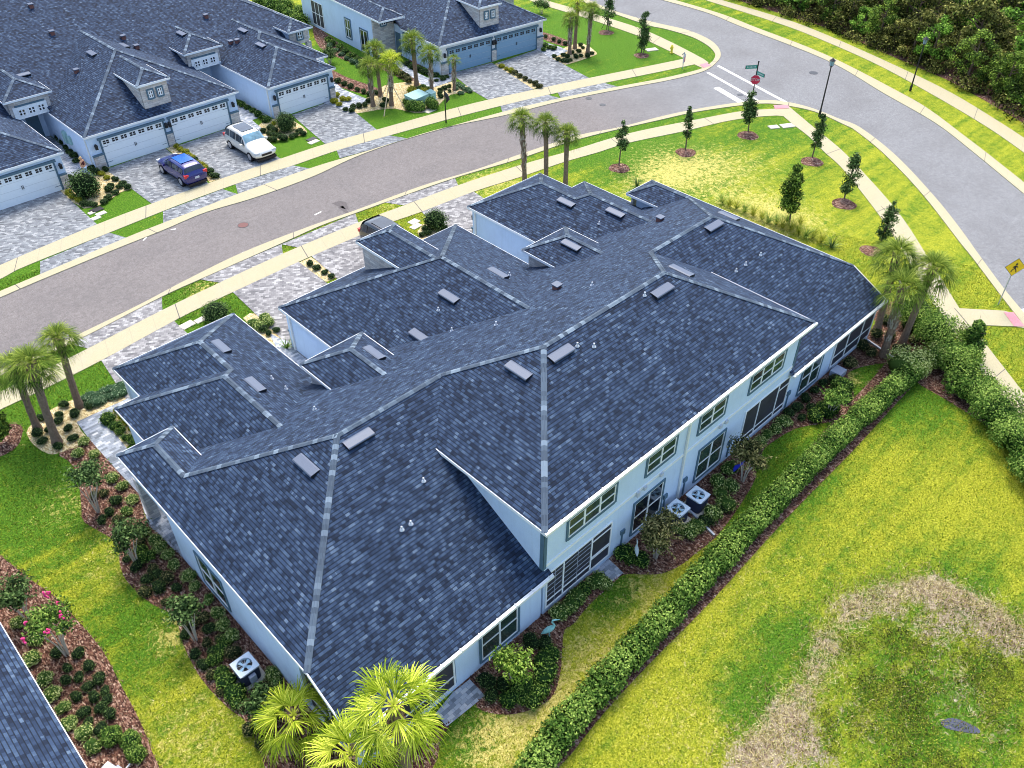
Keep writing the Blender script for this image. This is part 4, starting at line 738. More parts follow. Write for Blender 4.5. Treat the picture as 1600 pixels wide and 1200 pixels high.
shrubs('in the long mulch bed on the left side', 'shrubs in the left mulch bed', {'l': (.35, [(132, 691), (123, 711), (149, 709), (177, 746), (192, 762), (212, 781), (200, 800), (229, 834), (240, 845), (250, 857), (262, 868), (270, 881), (294, 901), (307, 918), (327, 938), (337, 959), (348, 979), (364, 996), (435, 1067), (428, 1056)]),
  'd': (.33, [(183, 783), (199, 874), (216, 884), (233, 905), (250, 898), (277, 918), (250, 918), (327, 984), (307, 1023), (319, 1038), (334, 1019), (290, 992), (402, 1090), (172, 800), (160, 812)]),
  'm': (.42, [(337, 1033), (348, 1050), (358, 1067), (368, 1083), (375, 1097), (345, 1015), (352, 1002), (222, 862), (230, 872)])})
shrubs('in the left mulch bed between the crape myrtles', 'olive shrubs in the left mulch bed', {'o': (.34, [(165, 770), (148, 775), (186, 815), (222, 850), (240, 890), (262, 905), (228, 925), (262, 940), (284, 940), (300, 945), (318, 965), (300, 975), (326, 1004), (345, 1000), (366, 1020), (330, 1055), (345, 1080), (385, 1105), (412, 1075), (440, 1085), (395, 1140), (410, 1160)])})
shrubs('by the bottom left neighbour', 'shrubs in the neighbouring mulch bed', {'l': (.40, [(32, 973), (53, 1000), (57, 1031), (73, 1056), (85, 1080), (103, 1104), (115, 1127), (129, 1149), (148, 1168)]),
  'd': (.30, [(124, 1021), (141, 1041), (105, 1043), (124, 1057), (156, 1061), (105, 1063), (139, 1072), (165, 1079), (121, 1088), (149, 1089), (169, 1093), (159, 1108), (175, 1116), (132, 1113), (139, 1129), (159, 1139), (90, 1020)]), 'B': (.5, [(177, 1150), (205, 1160), (213, 1180)])})
shrubs('in the rear left mulch bed', 'shrubs in the rear left mulch bed', {'d': (.42, [(761, 1065), (767, 1086), (786, 1069), (829, 1003), (852, 1006)]), 'm': (.52, [(795, 1092), (820, 1075), (842, 1080), (854, 1058), (850, 1036), (862, 1020), (812, 1088), (832, 1090)])})
shrubs('below the left screened porch', 'shrubs below the left screened porch', {'l': (.48, [(872, 962), (889, 946), (902, 934), (923, 912), (936, 906), (947, 912)]), 'm': (.42, [(896, 940), (911, 922), (880, 955)])})
shrubs('near the two condensers behind the house', 'shrubs near the condensers', {'m': (.5, [(976, 865), (1004, 875), (988, 872)]), 'l': (.48, [(1059, 828), (1075, 832), (1114, 806), (1132, 786), (1124, 769), (1137, 756), (1117, 749), (1137, 732), (1090, 823)]), 'd': (.38, [(1128, 795), (1102, 815)])})
shrubs('in the right half of the rear mulch bed', 'shrubs in the rear right mulch bed', {'l': (.44, [(1209, 668), (1198, 679), (1187, 688), (1227, 657)]), 'd': (.36, [(1230, 645), (1244, 636), (1252, 651), (1258, 622), (1272, 610), (1285, 598), (1267, 638)]), 'm': (.5, [(1274, 651), (1291, 645), (1282, 636), (1319, 622), (1304, 640), (1298, 632)]), 'B': (.85, [(1314, 603)]), 'o': (.5, [(1300, 592), (1326, 566)])})
shrubs('under the right corner palms', 'shrubs under the right palms', {'o': (.48, [(1366, 522), (1384, 500), (1400, 546), (1410, 550), (1346, 540), (1328, 566), (1388, 524), (1362, 552), (1426, 530), (1418, 512)])})
shrubs('in the strip between the middle driveways', 'shrubs between the middle driveways', {'d': (.32, [(485, 412), (495, 418), (508, 425), (518, 431)])})
shrubs('in the gravel beside the left driveway', 'shrubs beside the left driveway', {'l': (.42, [(398, 505), (412, 497), (420, 503), (405, 510)]), 'd': (.33, [(412, 514), (421, 521), (432, 515)])})
shrubs('below the round bush by the dark car', 'shrubs below the round bush', {'d': (.33, [(664, 357), (669, 364), (660, 366), (694, 357)])})
shrubs('on the lawn corner by the dark car', None, {'b': (.78, [(681, 350)])}); shrubs('behind the left garage roof near the kerb', None, {'b': (.95, [(340, 492)])})
shrubs('in front of the person across the street', None, {'b': (1.25, [(138, 295)])}); shrubs('beside the white car across the street', None, {'b': (.98, [(448, 196)])})
shrubs('in the gravel before the person', 'shrubs in the gravel bed across the street', {'d': (.36, [(166, 264), (181, 279), (174, 290), (193, 286), (188, 291), (200, 292), (181, 300), (171, 296), (170, 308), (163, 315), (140, 319), (132, 319), (130, 311), (110, 276), (148, 319)]), 'y': (.42, [(168, 276), (108, 300), (114, 306), (160, 270), (124, 312)])})
shrubs('along the side wall behind the person', 'shrubs along the side wall across the street', {'d': (.42, [(100, 222), (105, 229), (110, 236), (116, 243), (122, 250), (96, 216), (143, 262), (150, 268)])})
shrubs('between the blue car and the white car', 'shrubs between the blue and white cars', {'y': (.38, [(276, 228), (283, 233), (290, 238), (296, 242), (302, 247), (309, 254), (315, 258), (320, 263)]), 'd': (.40, [(327, 269), (336, 274), (306, 250)])})
shrubs('in the bed behind the white car', 'shrubs in the bed behind the white car', {'d': (.40, [(412, 204), (423, 199), (430, 203), (420, 208), (428, 211), (437, 210), (421, 217), (430, 218), (443, 216), (456, 212), (462, 210), (468, 204), (474, 208)]), 'y': (.38, [(428, 192)]), 'm': (.40, [(372, 160), (380, 163), (388, 167), (396, 172), (404, 178), (410, 182), (417, 187)])})
shrubs('right of the far right garage', 'shrubs right of the far right garage', {'y': (.44, [(526, 148), (536, 154), (544, 154), (524, 158), (530, 162)]), 'd': (.38, [(540, 170), (550, 172), (552, 166), (562, 165), (570, 163), (577, 157), (588, 144), (599, 165), (603, 156), (528, 126), (538, 130), (548, 134), (558, 139), (568, 142), (577, 146)])})
shrubs('along the wall of the top house', 'shrubs along the wall of the top house', {'m': (.55, [(520, 66), (530, 72), (540, 79), (550, 86), (560, 92), (568, 98), (512, 60)]), 's': (.45, [(524, 76), (534, 83), (544, 89), (554, 95), (562, 101), (516, 70)]), 'o': (.5, [(614, 108), (620, 112), (628, 116), (636, 120), (640, 125)]), 'd': (.4, [(636, 99), (644, 104), (656, 108), (662, 112), (670, 114), (682, 116), (692, 122)])})
shrubs('around the green utility box', 'shrubs around the utility box', {'y': (.6, [(650, 146), (660, 143), (643, 141)]), 'B': (.75, [(654, 165), (676, 162), (638, 158), (644, 166)]), 'm': (.42, [(654, 138), (661, 134), (668, 139)])})
shrubs('in the gravel under the top palms', 'shrubs under the top palms', {'d': (.34, [(688, 140), (695, 137), (702, 141), (687, 145), (689, 150), (702, 134), (698, 119), (682, 125), (692, 121)]), 's': (.42, [(716, 131), (722, 134), (728, 138), (734, 140), (720, 143), (712, 136)])})
shrubs('between the two slate blue garages', 'shrubs between the top driveways', {'y': (.40, [(784, 102), (792, 106), (799, 110)]), 'o': (.36, [(805, 113), (812, 118), (820, 123), (828, 126), (835, 130), (842, 134)])})
shrubs('right of the slate blue garages', 'shrubs right of the top garages', {'m': (.4, [(852, 70), (858, 73), (866, 75), (849, 77)]), 'd': (.34, [(866, 87), (872, 92), (880, 85), (880, 94), (886, 95), (892, 93), (886, 88), (900, 88), (894, 81), (904, 79), (910, 73), (907, 69), (918, 86), (925, 82), (908, 86), (852, 56), (865, 61), (874, 64), (883, 67)])})
shrubs('between the two houses at the top', 'bushes between the top houses', {'B': (1.0, [(425, 8), (440, 14), (455, 22), (470, 34), (408, 2), (448, 6), (468, 16)])})
# spiky rosettes, crape myrtles
def blades_np(n, L, w_, spread, droop, z0=0, seg=3, rad=.05, tint=.5):
    """arching blades from a base point"""
    V, F, C = [], [], []; o = 0
    for i in range(n):
        a = RNG.uniform(0, 2*math.pi); e = RNG.uniform(*spread); l = L*RNG.uniform(.7, 1.1); p = np.array([math.cos(a)*rad*RNG.uniform(0, 1), math.sin(a)*rad*RNG.uniform(0, 1), z0]); h = np.array([math.cos(a), math.sin(a), 0]); s = np.array([-math.sin(a), math.cos(a), 0])
        t = np.clip(tint+RNG.normal(0, .25), 0, 1)
        for k in range(seg+1):
            q = w_*(1-k/(seg+.15)) if k else w_*.8; V += [p-s*q, p+s*q]; C += [min(1, t+.12*k)]*2
            d = h*math.cos(e)+np.array([0, 0, math.sin(e)]); p = p+d*l/seg; e -= droop/seg
        for k in range(seg): F.append([o+2*k, o+2*k+1, o+2*k+3, o+2*k+2])
        o += 2*(seg+1)
    return np.array(V), np.array(F), np.array(C)
def c3(c): return np.stack([c, c, c], 1)
def rosette(name, label, cat, loc, n, L, w_, spread, droop, mat, group=None, z0=.05, seg=3, tint=.4):
    v, f, c = blades_np(n, L, w_, spread, droop, z0, seg, .08, tint); o = np_mesh(name, v, f, mat, color=c3(c)); o.location = loc; return tag(o, label, cat, group)
def crape(base, top, r, label, mat='leaf_olive', flowers=0, stems=6, k=1500):
    b = G(*base); t = above(b, *top); H = max(t.z, 1.0); root = thing('crape_myrtle', label, 'small tree', b); mb = []
    for i in range(stems):
        a = 2*math.pi*i/stems+random.random(); m = MB(); m.tube([(math.cos(a)*.06, math.sin(a)*.06, 0), (math.cos(a)*.16, math.sin(a)*.16, H*.4), (math.cos(a)*r*.45+(t.x-b.x)*.5, math.sin(a)*r*.45+(t.y-b.y)*.5, H*.95)], [.03, .022, .01], 6, 0); m.build('stem', 'bark_pale', root)
    P = []
    for j in range(9):
        a = RNG.uniform(0, 6.28); rr = r*RNG.uniform(.1, .62); cen = np.array([math.cos(a)*rr+(t.x-b.x)*.6, math.sin(a)*rr+(t.y-b.y)*.6, H*RNG.uniform(.8, 1.15)]); cr_ = r*RNG.uniform(.32, .48)
        v, f, c = clump(cen, (cr_, cr_, cr_*.8), k//9, .035, .075, .3, .45+RNG.uniform(-.15, .15)); P.append((v, f, c, 0))
    for j in range(28):        # leafy shoots
        a = RNG.uniform(0, 6.28); e = RNG.uniform(.1, 1.2); L = r*RNG.uniform(.7, 1.15); tt = np.linspace(.35, 1, 14)[:, None]; d = np.array([math.cos(a)*math.cos(e), math.sin(a)*math.cos(e), math.sin(e)*.8]); c_ = np.array([(t.x-b.x)*.6, (t.y-b.y)*.6, H*.85])+d*L*tt+RNG.normal(0, .03, (14, 3))
        v, f = quads_np(c_, np.tile([0, 0, 1.], (14, 1)), .03, .07); P.append((v, f, np.clip(.55+RNG.normal(0, .2, 14), 0, 1), 0))
    V, F, C, MI = merge(P); np_mesh('foliage', V, F, mat, root, color=C)
    if flowers:
        for j in range(flowers):
            a = RNG.uniform(0, 6.28); rr = r*RNG.uniform(.5, 1.0); m = MB()
            for q in range(5): m.sphere((math.cos(a)*rr+RNG.normal(0, .05), math.sin(a)*rr+RNG.normal(0, .05), H*1.12+RNG.normal(0, .06)), .05, 0, 6, 4)
            m.build('flower', 'flower_pink', root)
    return root
crape((154, 800), (140, 742), 1.15, 'upper crape myrtle in the left bed with long dark shoots', 'leaf_dark', k=1700)
crape((214, 880), (202, 832), .95, 'middle crape myrtle in the left mulch bed', 'leaf_dark', k=1500); crape((306, 1000), (290, 952), .85, 'lower crape myrtle in the left bed beside the long window', 'leaf_dark', k=1300)
crape((105, 1024), (76, 968), 1.15, 'crape myrtle with pink flowers in the bottom left bed', 'leaf_mid', 7, 7); crape((44, 968), (22, 925), 1.05, 'crape myrtle without flowers at the left edge of the picture', 'leaf_dark')
crape((1024, 872), (1030, 832), 1.25, 'bushy olive crape myrtle beside the left condenser', 'leaf_olive', k=3200); crape((1160, 752), (1174, 708), 1.15, 'olive crape myrtle above the blue butterfly ornament', 'leaf_olive', k=2400)
crape((1296, 648), (1306, 622), .9, 'crape myrtle with pale stems in the rear right bed', 'leaf_mid'); crape((516, 100), (516, 84), 1.2, 'dark crape myrtle at the corner of the far right garage', 'leaf_dark', k=1600); crape((846, 22), (846, 8), 1.1, 'dark crape myrtle at the right corner of the top house', 'leaf_dark')
crape((804, 1070), (803, 1036), .9, 'bright green crape myrtle in the rear left bed', 'leaf_bright', k=1500); crape((420, 1128), (418, 1100), .95, 'dark feathery shrub left of the bottom palms', 'leaf_dark', k=1800)
rosette('yucca', 'spiky potted-looking plant beside the meter boxes', 'plant', G(448, 545), 26, .8, .035, (.3, 1.4), 1.0, 'leaf_mid')
for i, (u, v) in enumerate([(1128, 318), (1139, 324), (1150, 327), (1163, 333), (1176, 338), (1190, 344), (1200, 349), (1212, 352), (1222, 357), (1236, 360), (1246, 366), (1258, 372), (1270, 372), (1283, 380), (1230, 348), (1250, 352)]):
    dk = i in (0, 3, 6, 7, 11, 14); rosette('ornamental_grass', f"{ordn(i)} tuft of {'green' if dk else 'yellowish'} ornamental grass along the right wall", 'grass tuft', G(u, v), 90, 1.05, .018, (.7, 1.5), 1.2, 'leaf_mid' if dk else 'grass_blade', 'ornamental grasses along the right wall', tint=.5)
rosette('saw_palmetto', 'small dark palmetto at the right end of the grasses', 'plant', G(1299, 388), 46, 1.0, .03, (.3, 1.4), .9, 'leaf_dark'); rosette('ornamental_grass', 'dark grass clump by the corner hip behind the right unit', 'grass tuft', G(995, 292), 70, 1.0, .02, (.7, 1.5), 1.0, 'leaf_dark')
# palms
def palm_crown(nf, R, mat, seed, droop=1.0, nl=24):
    rng = np.random.default_rng(seed); V, F, C = [], [], []; o = 0
    for i in range(nf):
        a = i*2.39996+rng.uniform(-.2, .2); u_ = (i+.5)/nf; e = 1.35-u_*2.0*droop; base_t = .62-.45*u_*rng.uniform(.6, 1.2)+rng.normal(0, .1)
        h = np.array([math.cos(a), math.sin(a), 0]); up = np.array([0, 0, 1.]); d = h*math.cos(e)+up*math.sin(e); s = np.array([-math.sin(a), math.cos(a), 0]); pl = R*(.20+.34*u_)*rng.uniform(.9, 1.1); nrm = np.cross(s, d)
        p0 = np.zeros(3); p1 = d*pl*.5; p2 = d*pl-up*.05*R
        for k, (pa, pb) in enumerate(((p0, p1), (p1, p2))): V += [pa-s*.018, pa+s*.018, pb+s*.014, pb-s*.014]; C += [.75]*4; F.append([o, o+1, o+2, o+3]); o += 4
        d2 = d*.92-up*.30*(1 if e < .9 else .1); d2 /= np.linalg.norm(d2)
        for j in range(nl):
            f_ = (j+.5)/nl*2-1; g_ = f_*rng.uniform(1.45, 1.65); l = R*.56*(1-.28*abs(f_))*rng.uniform(.82, 1.12); dd = d2*math.cos(g_)+s*math.sin(g_)+nrm*.22*abs(f_); dd /= np.linalg.norm(dd); sd_ = np.cross(dd, nrm); sd_ /= np.linalg.norm(sd_)+1e-9; w0 = .0085
            st = p2+d2*R*.06; dz = droop*rng.uniform(.5, 1.7); q1 = st+(dd+rng.normal(0, .05, 3))*l*.5; q2 = q1+(dd-up*.3*dz)*l*.32; q3 = q2+(dd*.5-up*.8*dz)*l*.26; t = np.clip(base_t+rng.normal(0, .18), 0, 1)
            for (pa, wa, pb, wb) in ((st, .008, q1, w0), (q1, w0, q2, w0*.7), (q2, w0*.7, q3, .003)): V += [pa-sd_*wa, pa+sd_*wa, pb+sd_*wb, pb-sd_*wb]; C += [t]*2+[min(1, t+.12)]*2; F.append([o, o+1, o+2, o+3]); o += 4
    return np.array(V), np.array(F), c3(np.array(C))
PC = {}
def crown_mesh(key, *a):
    if key not in PC:
        v, f, c = palm_crown(*a); o = np_mesh('crown', v, f, a[2], color=c); PC[key] = o.data; bpy.data.objects.remove(o)
    return PC[key]
def palm(base, top, label, group=None, R=1.35, mat='palm_green', boots=False, nf=38, r0=.17, droop=1.0, var=0, nl=24):
    b = G(*base); t = above(b, *top); H = t.z; root = thing('palm_tree', label, 'palm tree', b, 0, group); dx, dy = t.x-b.x, t.y-b.y
    m = MB(); n = 9; pts = [(dx*(i/n)**1.3, dy*(i/n)**1.3, H*i/n) for i in range(n+1)]
    rad = [r0*1.45, r0*1.12]+[r0*random.uniform(.92, 1.05) for _ in range(n-3)]+[r0*1.25, r0*.9]; m.tube(pts, rad, 10, 0); m.build('trunk', 'trunk_palm', root, True)
    bm_ = MB(); lo = .25 if boots else .80
    for k in range(int(90*(1-lo))+6):
        f = lo+(1-lo)*random.random(); i = min(n-1, int(f*n)); q = f*n-i; p = Vector(pts[i]).lerp(Vector(pts[i+1]), q); a = k*2.4; h = Vector((math.cos(a), math.sin(a), 0)); s = Vector((-h.y, h.x, 0)); rr = r0*1.0
        o_ = p+h*rr; tip = o_+h*.12+Vector((0, 0, .26)); w_ = .05
        bm_.poly([o_-s*w_-Vector((0, 0, .1)), o_+s*w_-Vector((0, 0, .1)), tip+s*w_*.5, tip-s*w_*.5], 0, [(0, 0)]*4); bm_.poly([tip-s*w_*.5, tip+s*w_*.5, o_+s*w_-h*.05+Vector((0, 0, .1)), o_-s*w_-h*.05+Vector((0, 0, .1))], 0, [(0, 0)]*4)
    bm_.build('leaf_bases', 'trunk_boot' if boots else 'trunk_palm', root)
    c = bpy.data.objects.new('crown', crown_mesh((mat, nf, droop, var, nl), nf, 1.0, mat, 5+var*7+nf, droop, nl)); link(c, root); c.location = (dx, dy, H); c.scale = (R, R, R); c.rotation_euler = (random.uniform(-.12, .12), random.uniform(-.12, .12), random.uniform(0, 6.28)); return root
GL = 'palms in the left gravel bed'; palm((60, 672), (22, 575), 'left palm of the three in the left gravel bed, dark based', GL, 1.45, var=0); palm((90, 692), (48, 568), 'tallest palm in the left gravel bed with ragged head', GL, 1.5, var=1, r0=.19); palm((125, 636), (91, 528), 'right palm in the left gravel bed, nearest the street', GL, 1.25, var=2)
GM = 'palms beyond the right garage'; palm((820, 292), (815, 185), 'leftmost palm beyond the right garage with crisscross trunk', GM, 1.25, boots=True, var=0); palm((853, 296), (853, 192), 'middle palm beyond the right garage', GM, 1.25, var=1); palm((883, 300), (886, 208), 'rightmost palm beyond the right garage', GM, 1.2, var=2)
GT = 'palms in front of the top house'; palm((651, 134), (644, 62), 'tallest palm left of the slate blue garages', GT, 1.45, var=1, r0=.2); palm((595, 151), (585, 76), 'palm behind the staked palm by the top lawn', GT, 1.3, 'palm_green', var=2); palm((583, 166), (576, 102), 'short booted palm left of the staked palm', GT, 1.25, boots=True, var=0)
pst = palm((612, 165), (610, 92), 'yellowish palm held by wooden stakes across the street', GT, 1.3, 'palm_yellow', True, 26, var=4); palm((675, 148), (672, 82), 'palm left of the slate blue garage door', GT, 1.25, 'palm_green', True, var=1); palm((710, 141), (709, 92), 'smallest palm right before the slate blue garage door', GT, .78, 'palm_green', True, 22, .14, var=3)
palm((898, 76), (903, 4), 'yellow palm by the top lawn, left behind pair', GT, 1.25, 'palm_yellow', False, 26, var=5); palm((890, 85), (892, 28), 'palm nearest the driveway by the top lawn', GT, 1.15, 'palm_green', True, var=0); palm((918, 85), (925, 14), 'rightmost palm beside the top lawn', GT, 1.2, 'palm_green', True, var=2)
GR = 'palms at the right end of the house'; palm((1380, 556), (1411, 448), 'front palm with white crisscross trunk by the right corner', GR, 1.6, 'palm_green', True, 34, .2, var=1); palm((1409, 538), (1458, 420), 'leaning palm nearest the sidewalk at the right corner', GR, 1.55, 'palm_green', False, var=2, r0=.19); palm((1368, 522), (1402, 398), 'rear palm behind the right corner of the roof', GR, 1.6, 'palm_green', False, var=0, r0=.19)
GB = 'palms at the bottom left corner'; palm((640, 1232), (615, 1102), 'large yellow-green palm overlapping the roof at the bottom', GB, 1.8, 'palm_yellow', False, 19, .19, .95, 6, 34); palm((452, 1172), (459, 1118), 'low yellow-green palm left of the roof corner', GB, 1.75, 'palm_yellow', False, 17, .17, .95, 7, 34); palm((545, 1258), (548, 1178), 'palm cut off by the bottom edge of the picture', GB, 1.8, 'palm_yellow', False, 19, .18, .95, 8, 34)
for i, (u, v) in enumerate([(588, 171), (634, 172), (600, 182)]):
    a = G(u, v)-pst.location; m = MB(); m.bar((a.x, a.y, 0), (a.x*.06, a.y*.06, 2.1), .07, .04, 0); m.build('stake', 'stake_wood', pst)
# lawn trees
def leafy_tree(base, top, label, r, group, dens=1.0, mat='leaf_dark', narrow=1.0, stakes=False, k=1300):
    b = G(*base); t = above(b, *top); H = t.z; root = thing('oak_sapling', label, 'tree', b, 0, group); dx, dy = t.x-b.x, t.y-b.y; m = MB(); m.tube([(0, 0, 0), (dx*.35, dy*.35, H*.5), (dx, dy, H), (dx*1.1, dy*1.1, H+r*.9)], [.055, .045, .035, .012], 7, 0)
    for j in range(9):
        a = j*2.4; z0 = H*.75+r*.12*j; L = r*random.uniform(.5, .8); m.tube([(dx, dy, z0), (dx+math.cos(a)*L, dy+math.sin(a)*L, z0+L*.7)], [.02, .006], 5, 0, False)
    m.build('trunk', 'bark', root); P = []
    for j in range(int(22*dens)):
        a = j*2.4+RNG.uniform(-.4, .4); hh = RNG.uniform(-.95, 1.0); env = (1-max(0, hh)**1.3*.85)*(1-max(0, -hh)**3*.6)*narrow; rr = r*.42*env*RNG.uniform(.2, 1.05); cen = np.array([dx+math.cos(a)*rr, dy+math.sin(a)*rr, H+hh*r*1.25]); cr_ = r*RNG.uniform(.28, .38)*(.5+.5*env)
        v, f, c = clump(cen, (cr_, cr_, cr_*.9), int(k/14), .045, .07, .25, .45+RNG.uniform(-.2, .2)); P.append((v, f, c, 0))
    V, F, C, MI = merge(P); np_mesh('crown', V, F, mat, root, color=C)
    if stakes:
        for a in (0, 2.1, 4.2): m = MB(); m.bar((math.cos(a)*.55, math.sin(a)*.55, 0), (dx*.4+math.cos(a)*.1, dy*.4+math.sin(a)*.1, H*.55), .05, .05, 0); m.build('stake', 'bark', root)
LG = 'young street trees on the lawns'
for a in [((967, 258), (973, 212), 'sparse young tree nearest the three palms', .95, .8), ((1071, 234), (1076, 191), 'thin young tree between palms and stop sign', .95, .8), ((1169, 206), (1172, 166), 'dense young tree just below the stop sign', 1.1, 1.3), ((1269, 246), (1280, 206), 'young tree below the black street lamp', 1.05, 1.2), ((1319, 310), (1331, 270), 'leaning young tree beside the right sidewalk', 1.15, 1.3), ((1377, 376), (1388, 345), 'young tree over the sidewalk above the right palms', 1.05, 1.0), ((1002, 82), (1007, 46), 'dense young tree beside the yellow hydrant', 1.35, 1.6), ((948, 46), (952, 14), 'young tree at the top edge of the lawn', 1.25, 1.2)]:
    leafy_tree(a[0], a[1], a[2], a[3], LG, a[4], stakes=a[0] in ((1002, 82), (948, 46)))
leafy_tree((1233, 352), (1238, 298), 'dark conical tree among the ornamental grasses', 1.35, None, 1.9, 'forest_green', .95, k=2600); leafy_tree((-12, 700), (-8, 655), 'dark tree in a mulch ring at the left edge', .95, None, 1.6, 'forest_green', .7, k=1800)
leafy_tree((1519, 560), (1516, 540), 'round leafy tree standing above the corner hedge', 1.2, None, 2.2, 'leaf_mid', 1.1, k=3600)
# hedges
def hedge(label, path, width, height, mat, dens=170, lump=.25, hs=.055):
    P = cr([G(*p) for p in path], 4); pts, L = resample(P, max(3, int(sum((b-a).length for a, b in zip(P, P[1:]))/.35))); parts = []; w2_ = width/2; o = pts[0]
    for i, p in enumerate(pts):
        d = (pts[min(i+1, len(pts)-1)]-pts[max(i-1, 0)]).normalized(); s = Vector((-d.y, d.x, 0)); wv = w2_*(1+lump*math.sin(i*1.1)*.5+RNG.normal(0, .08)); hv = height*(1+lump*math.sin(i*.8+2)*.35+RNG.normal(0, .05)); k = int(dens*.35*(width+2*height)/2)
        cc = np.array(p-o)+np.array([0, 0, hv*.45]); v, f, c = clump(cc, (abs(s.x)*wv+.28, abs(s.y)*wv+.28, hv*.58), k, .045, .08, .7, .42+RNG.normal(0, .1)); ang = RNG.uniform(0, 6)
        q = ball(k); q[:, 2] = np.abs(q[:, 2])*1.2-.25; loc = (np.sign(q)*np.abs(q)**.7); loc = loc/np.maximum(np.abs(loc).max(1, keepdims=True), .01)*np.abs(loc)**.0; loc = q/np.maximum(np.linalg.norm(q, ord=4, axis=1, keepdims=True), .01)
        X = loc[:, :1]*wv; Y = RNG.uniform(-.3, .3, (k, 1)); Z = np.clip(loc[:, 2:]*hv*.55+hv*.5, .03, 9); jr = 1+RNG.normal(0, .07, (k, 1))
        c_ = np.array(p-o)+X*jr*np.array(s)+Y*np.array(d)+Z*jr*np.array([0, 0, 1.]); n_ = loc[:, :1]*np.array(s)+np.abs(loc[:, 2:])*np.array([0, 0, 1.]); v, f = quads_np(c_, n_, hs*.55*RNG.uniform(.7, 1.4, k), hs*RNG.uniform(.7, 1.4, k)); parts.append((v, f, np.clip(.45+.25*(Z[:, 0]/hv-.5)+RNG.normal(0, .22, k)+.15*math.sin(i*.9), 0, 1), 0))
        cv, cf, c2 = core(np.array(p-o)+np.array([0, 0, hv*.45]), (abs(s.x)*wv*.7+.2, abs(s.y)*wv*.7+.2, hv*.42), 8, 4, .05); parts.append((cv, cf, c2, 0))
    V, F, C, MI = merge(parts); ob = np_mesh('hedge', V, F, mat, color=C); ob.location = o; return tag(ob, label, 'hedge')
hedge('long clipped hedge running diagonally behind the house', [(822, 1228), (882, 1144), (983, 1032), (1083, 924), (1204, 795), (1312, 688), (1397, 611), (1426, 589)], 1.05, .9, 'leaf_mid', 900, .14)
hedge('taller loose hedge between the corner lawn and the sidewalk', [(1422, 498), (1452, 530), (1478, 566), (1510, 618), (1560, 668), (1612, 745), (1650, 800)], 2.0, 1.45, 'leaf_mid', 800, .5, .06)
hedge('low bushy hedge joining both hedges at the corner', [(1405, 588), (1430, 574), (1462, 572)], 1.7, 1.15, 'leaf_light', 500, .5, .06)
# ------------------------------------------------------------------ wood beyond the far sidewalk
FT = {}
def forest_proto(i):
    mat = ['forest_green', 'forest_bright', 'forest_olive', 'forest_green', 'forest_bright', 'forest_olive'][i]; H = [5.0, 5.8, 4.2, 6.6, 4.6, 5.4][i]; r = [2.6, 2.8, 2.4, 3.0, 2.3, 2.6][i]; P = []
    m = MB(); m.tube([(0, 0, 0), (.15, .1, H*.5), (.1, .2, H*.95)], [.16, .12, .04], 7, 0)
    for j in range(7):
        a = j*.9; z0 = H*(.3+.07*j); m.tube([(.12, .1, z0), (math.cos(a)*r*.6, math.sin(a)*r*.6, z0+r*.4)], [.06, .015], 5, 0, False)
    for j in range(34):
        a = j*2.4; hh = RNG.uniform(0, 1); zz = H*(.18+.85*hh); env = math.sin(math.pi*min(1, .22+hh*.74))**.7; rr = r*env*RNG.uniform(.55, .95); cr_ = r*RNG.uniform(.2, .34); v, f, c = clump(np.array([math.cos(a)*rr, math.sin(a)*rr, zz]), (cr_, cr_, cr_*.75), 120, .085, .13, .35, .42+RNG.uniform(-.25, .25), .25, .6); P.append((v, f, c, 0))
    V, F, C, MI = merge(P); c_ = np_mesh('crown', V, F, mat, color=C); t_ = m.build('trunk', 'bark', None); d = (t_.data, c_.data); bpy.data.objects.remove(c_); bpy.data.objects.remove(t_); return d
edge = resample([G(*p) for p in [(1105, -22), (1148, 2), (1220, 25), (1290, 46), (1360, 78), (1425, 106), (1480, 130), (1560, 176), (1600, 200), (1660, 235)]], 24)[0]; n_t = 0
protos = [forest_proto(i) for i in range(6)]; KD = ['dark', 'bright', 'olive', 'dark', 'bright', 'olive']
for row, off in enumerate((2.4, 5.6, 9.4, 13.8, 18.6, 24, 30)):
    for i in range(len(edge)-1):
        a, b_ = edge[i], edge[i+1]; d = (b_-a).normalized(); nn = Vector((-d.y, d.x, 0)); nn = nn if (nn.x+nn.y) > 0 else -nn; p = a.lerp(b_, random.random()*.5+(.5 if row % 2 else 0))+nn*(off+random.uniform(-.7, .7))
        v = p-Vector(_C); z_ = v.dot(Vector(_D)); uu = 800+FPX*v.dot(Vector(_R))/z_; vv = 600-FPX*v.dot(Vector(_U))/z_
        if vv < -150 or uu > 1740: continue
        k = random.randrange(6); s_ = random.uniform(.75, 1.15)*(.72 if row == 0 else 1); n_t += 1
        root = thing('wood_tree', f"{ordn(i % 30)} tree from the left in {['front', 'second', 'third', 'fourth', 'fifth', 'sixth', 'seventh'][row]} row of the wood, {KD[k]} green", 'tree', p, random.uniform(0, 6.28), 'trees of the wood beyond the sidewalk'); root.scale = (s_, s_, s_*random.uniform(.85, 1.1))
        for nm, me in zip(('trunk', 'crown'), protos[k]): o = bpy.data.objects.new(nm, me); link(o, root)
us = []
for i in range(len(edge)-1):       # undergrowth under the trees
    a, b_ = edge[i], edge[i+1]; d = (b_-a).normalized(); nn = Vector((-d.y, d.x, 0)); nn = nn if (nn.x+nn.y) > 0 else -nn
    for j in range(16):
        p = a.lerp(b_, random.random())+nn*(random.random()**1.5*26+.2); r = random.uniform(.5, 1.2); v, f, c = clump(np.array([p.x, p.y, r*.5]), (r, r, r*.8), 150, .07, .11, .5, .3+RNG.uniform(-.2, .25)); us.append((v, f, c, 0))
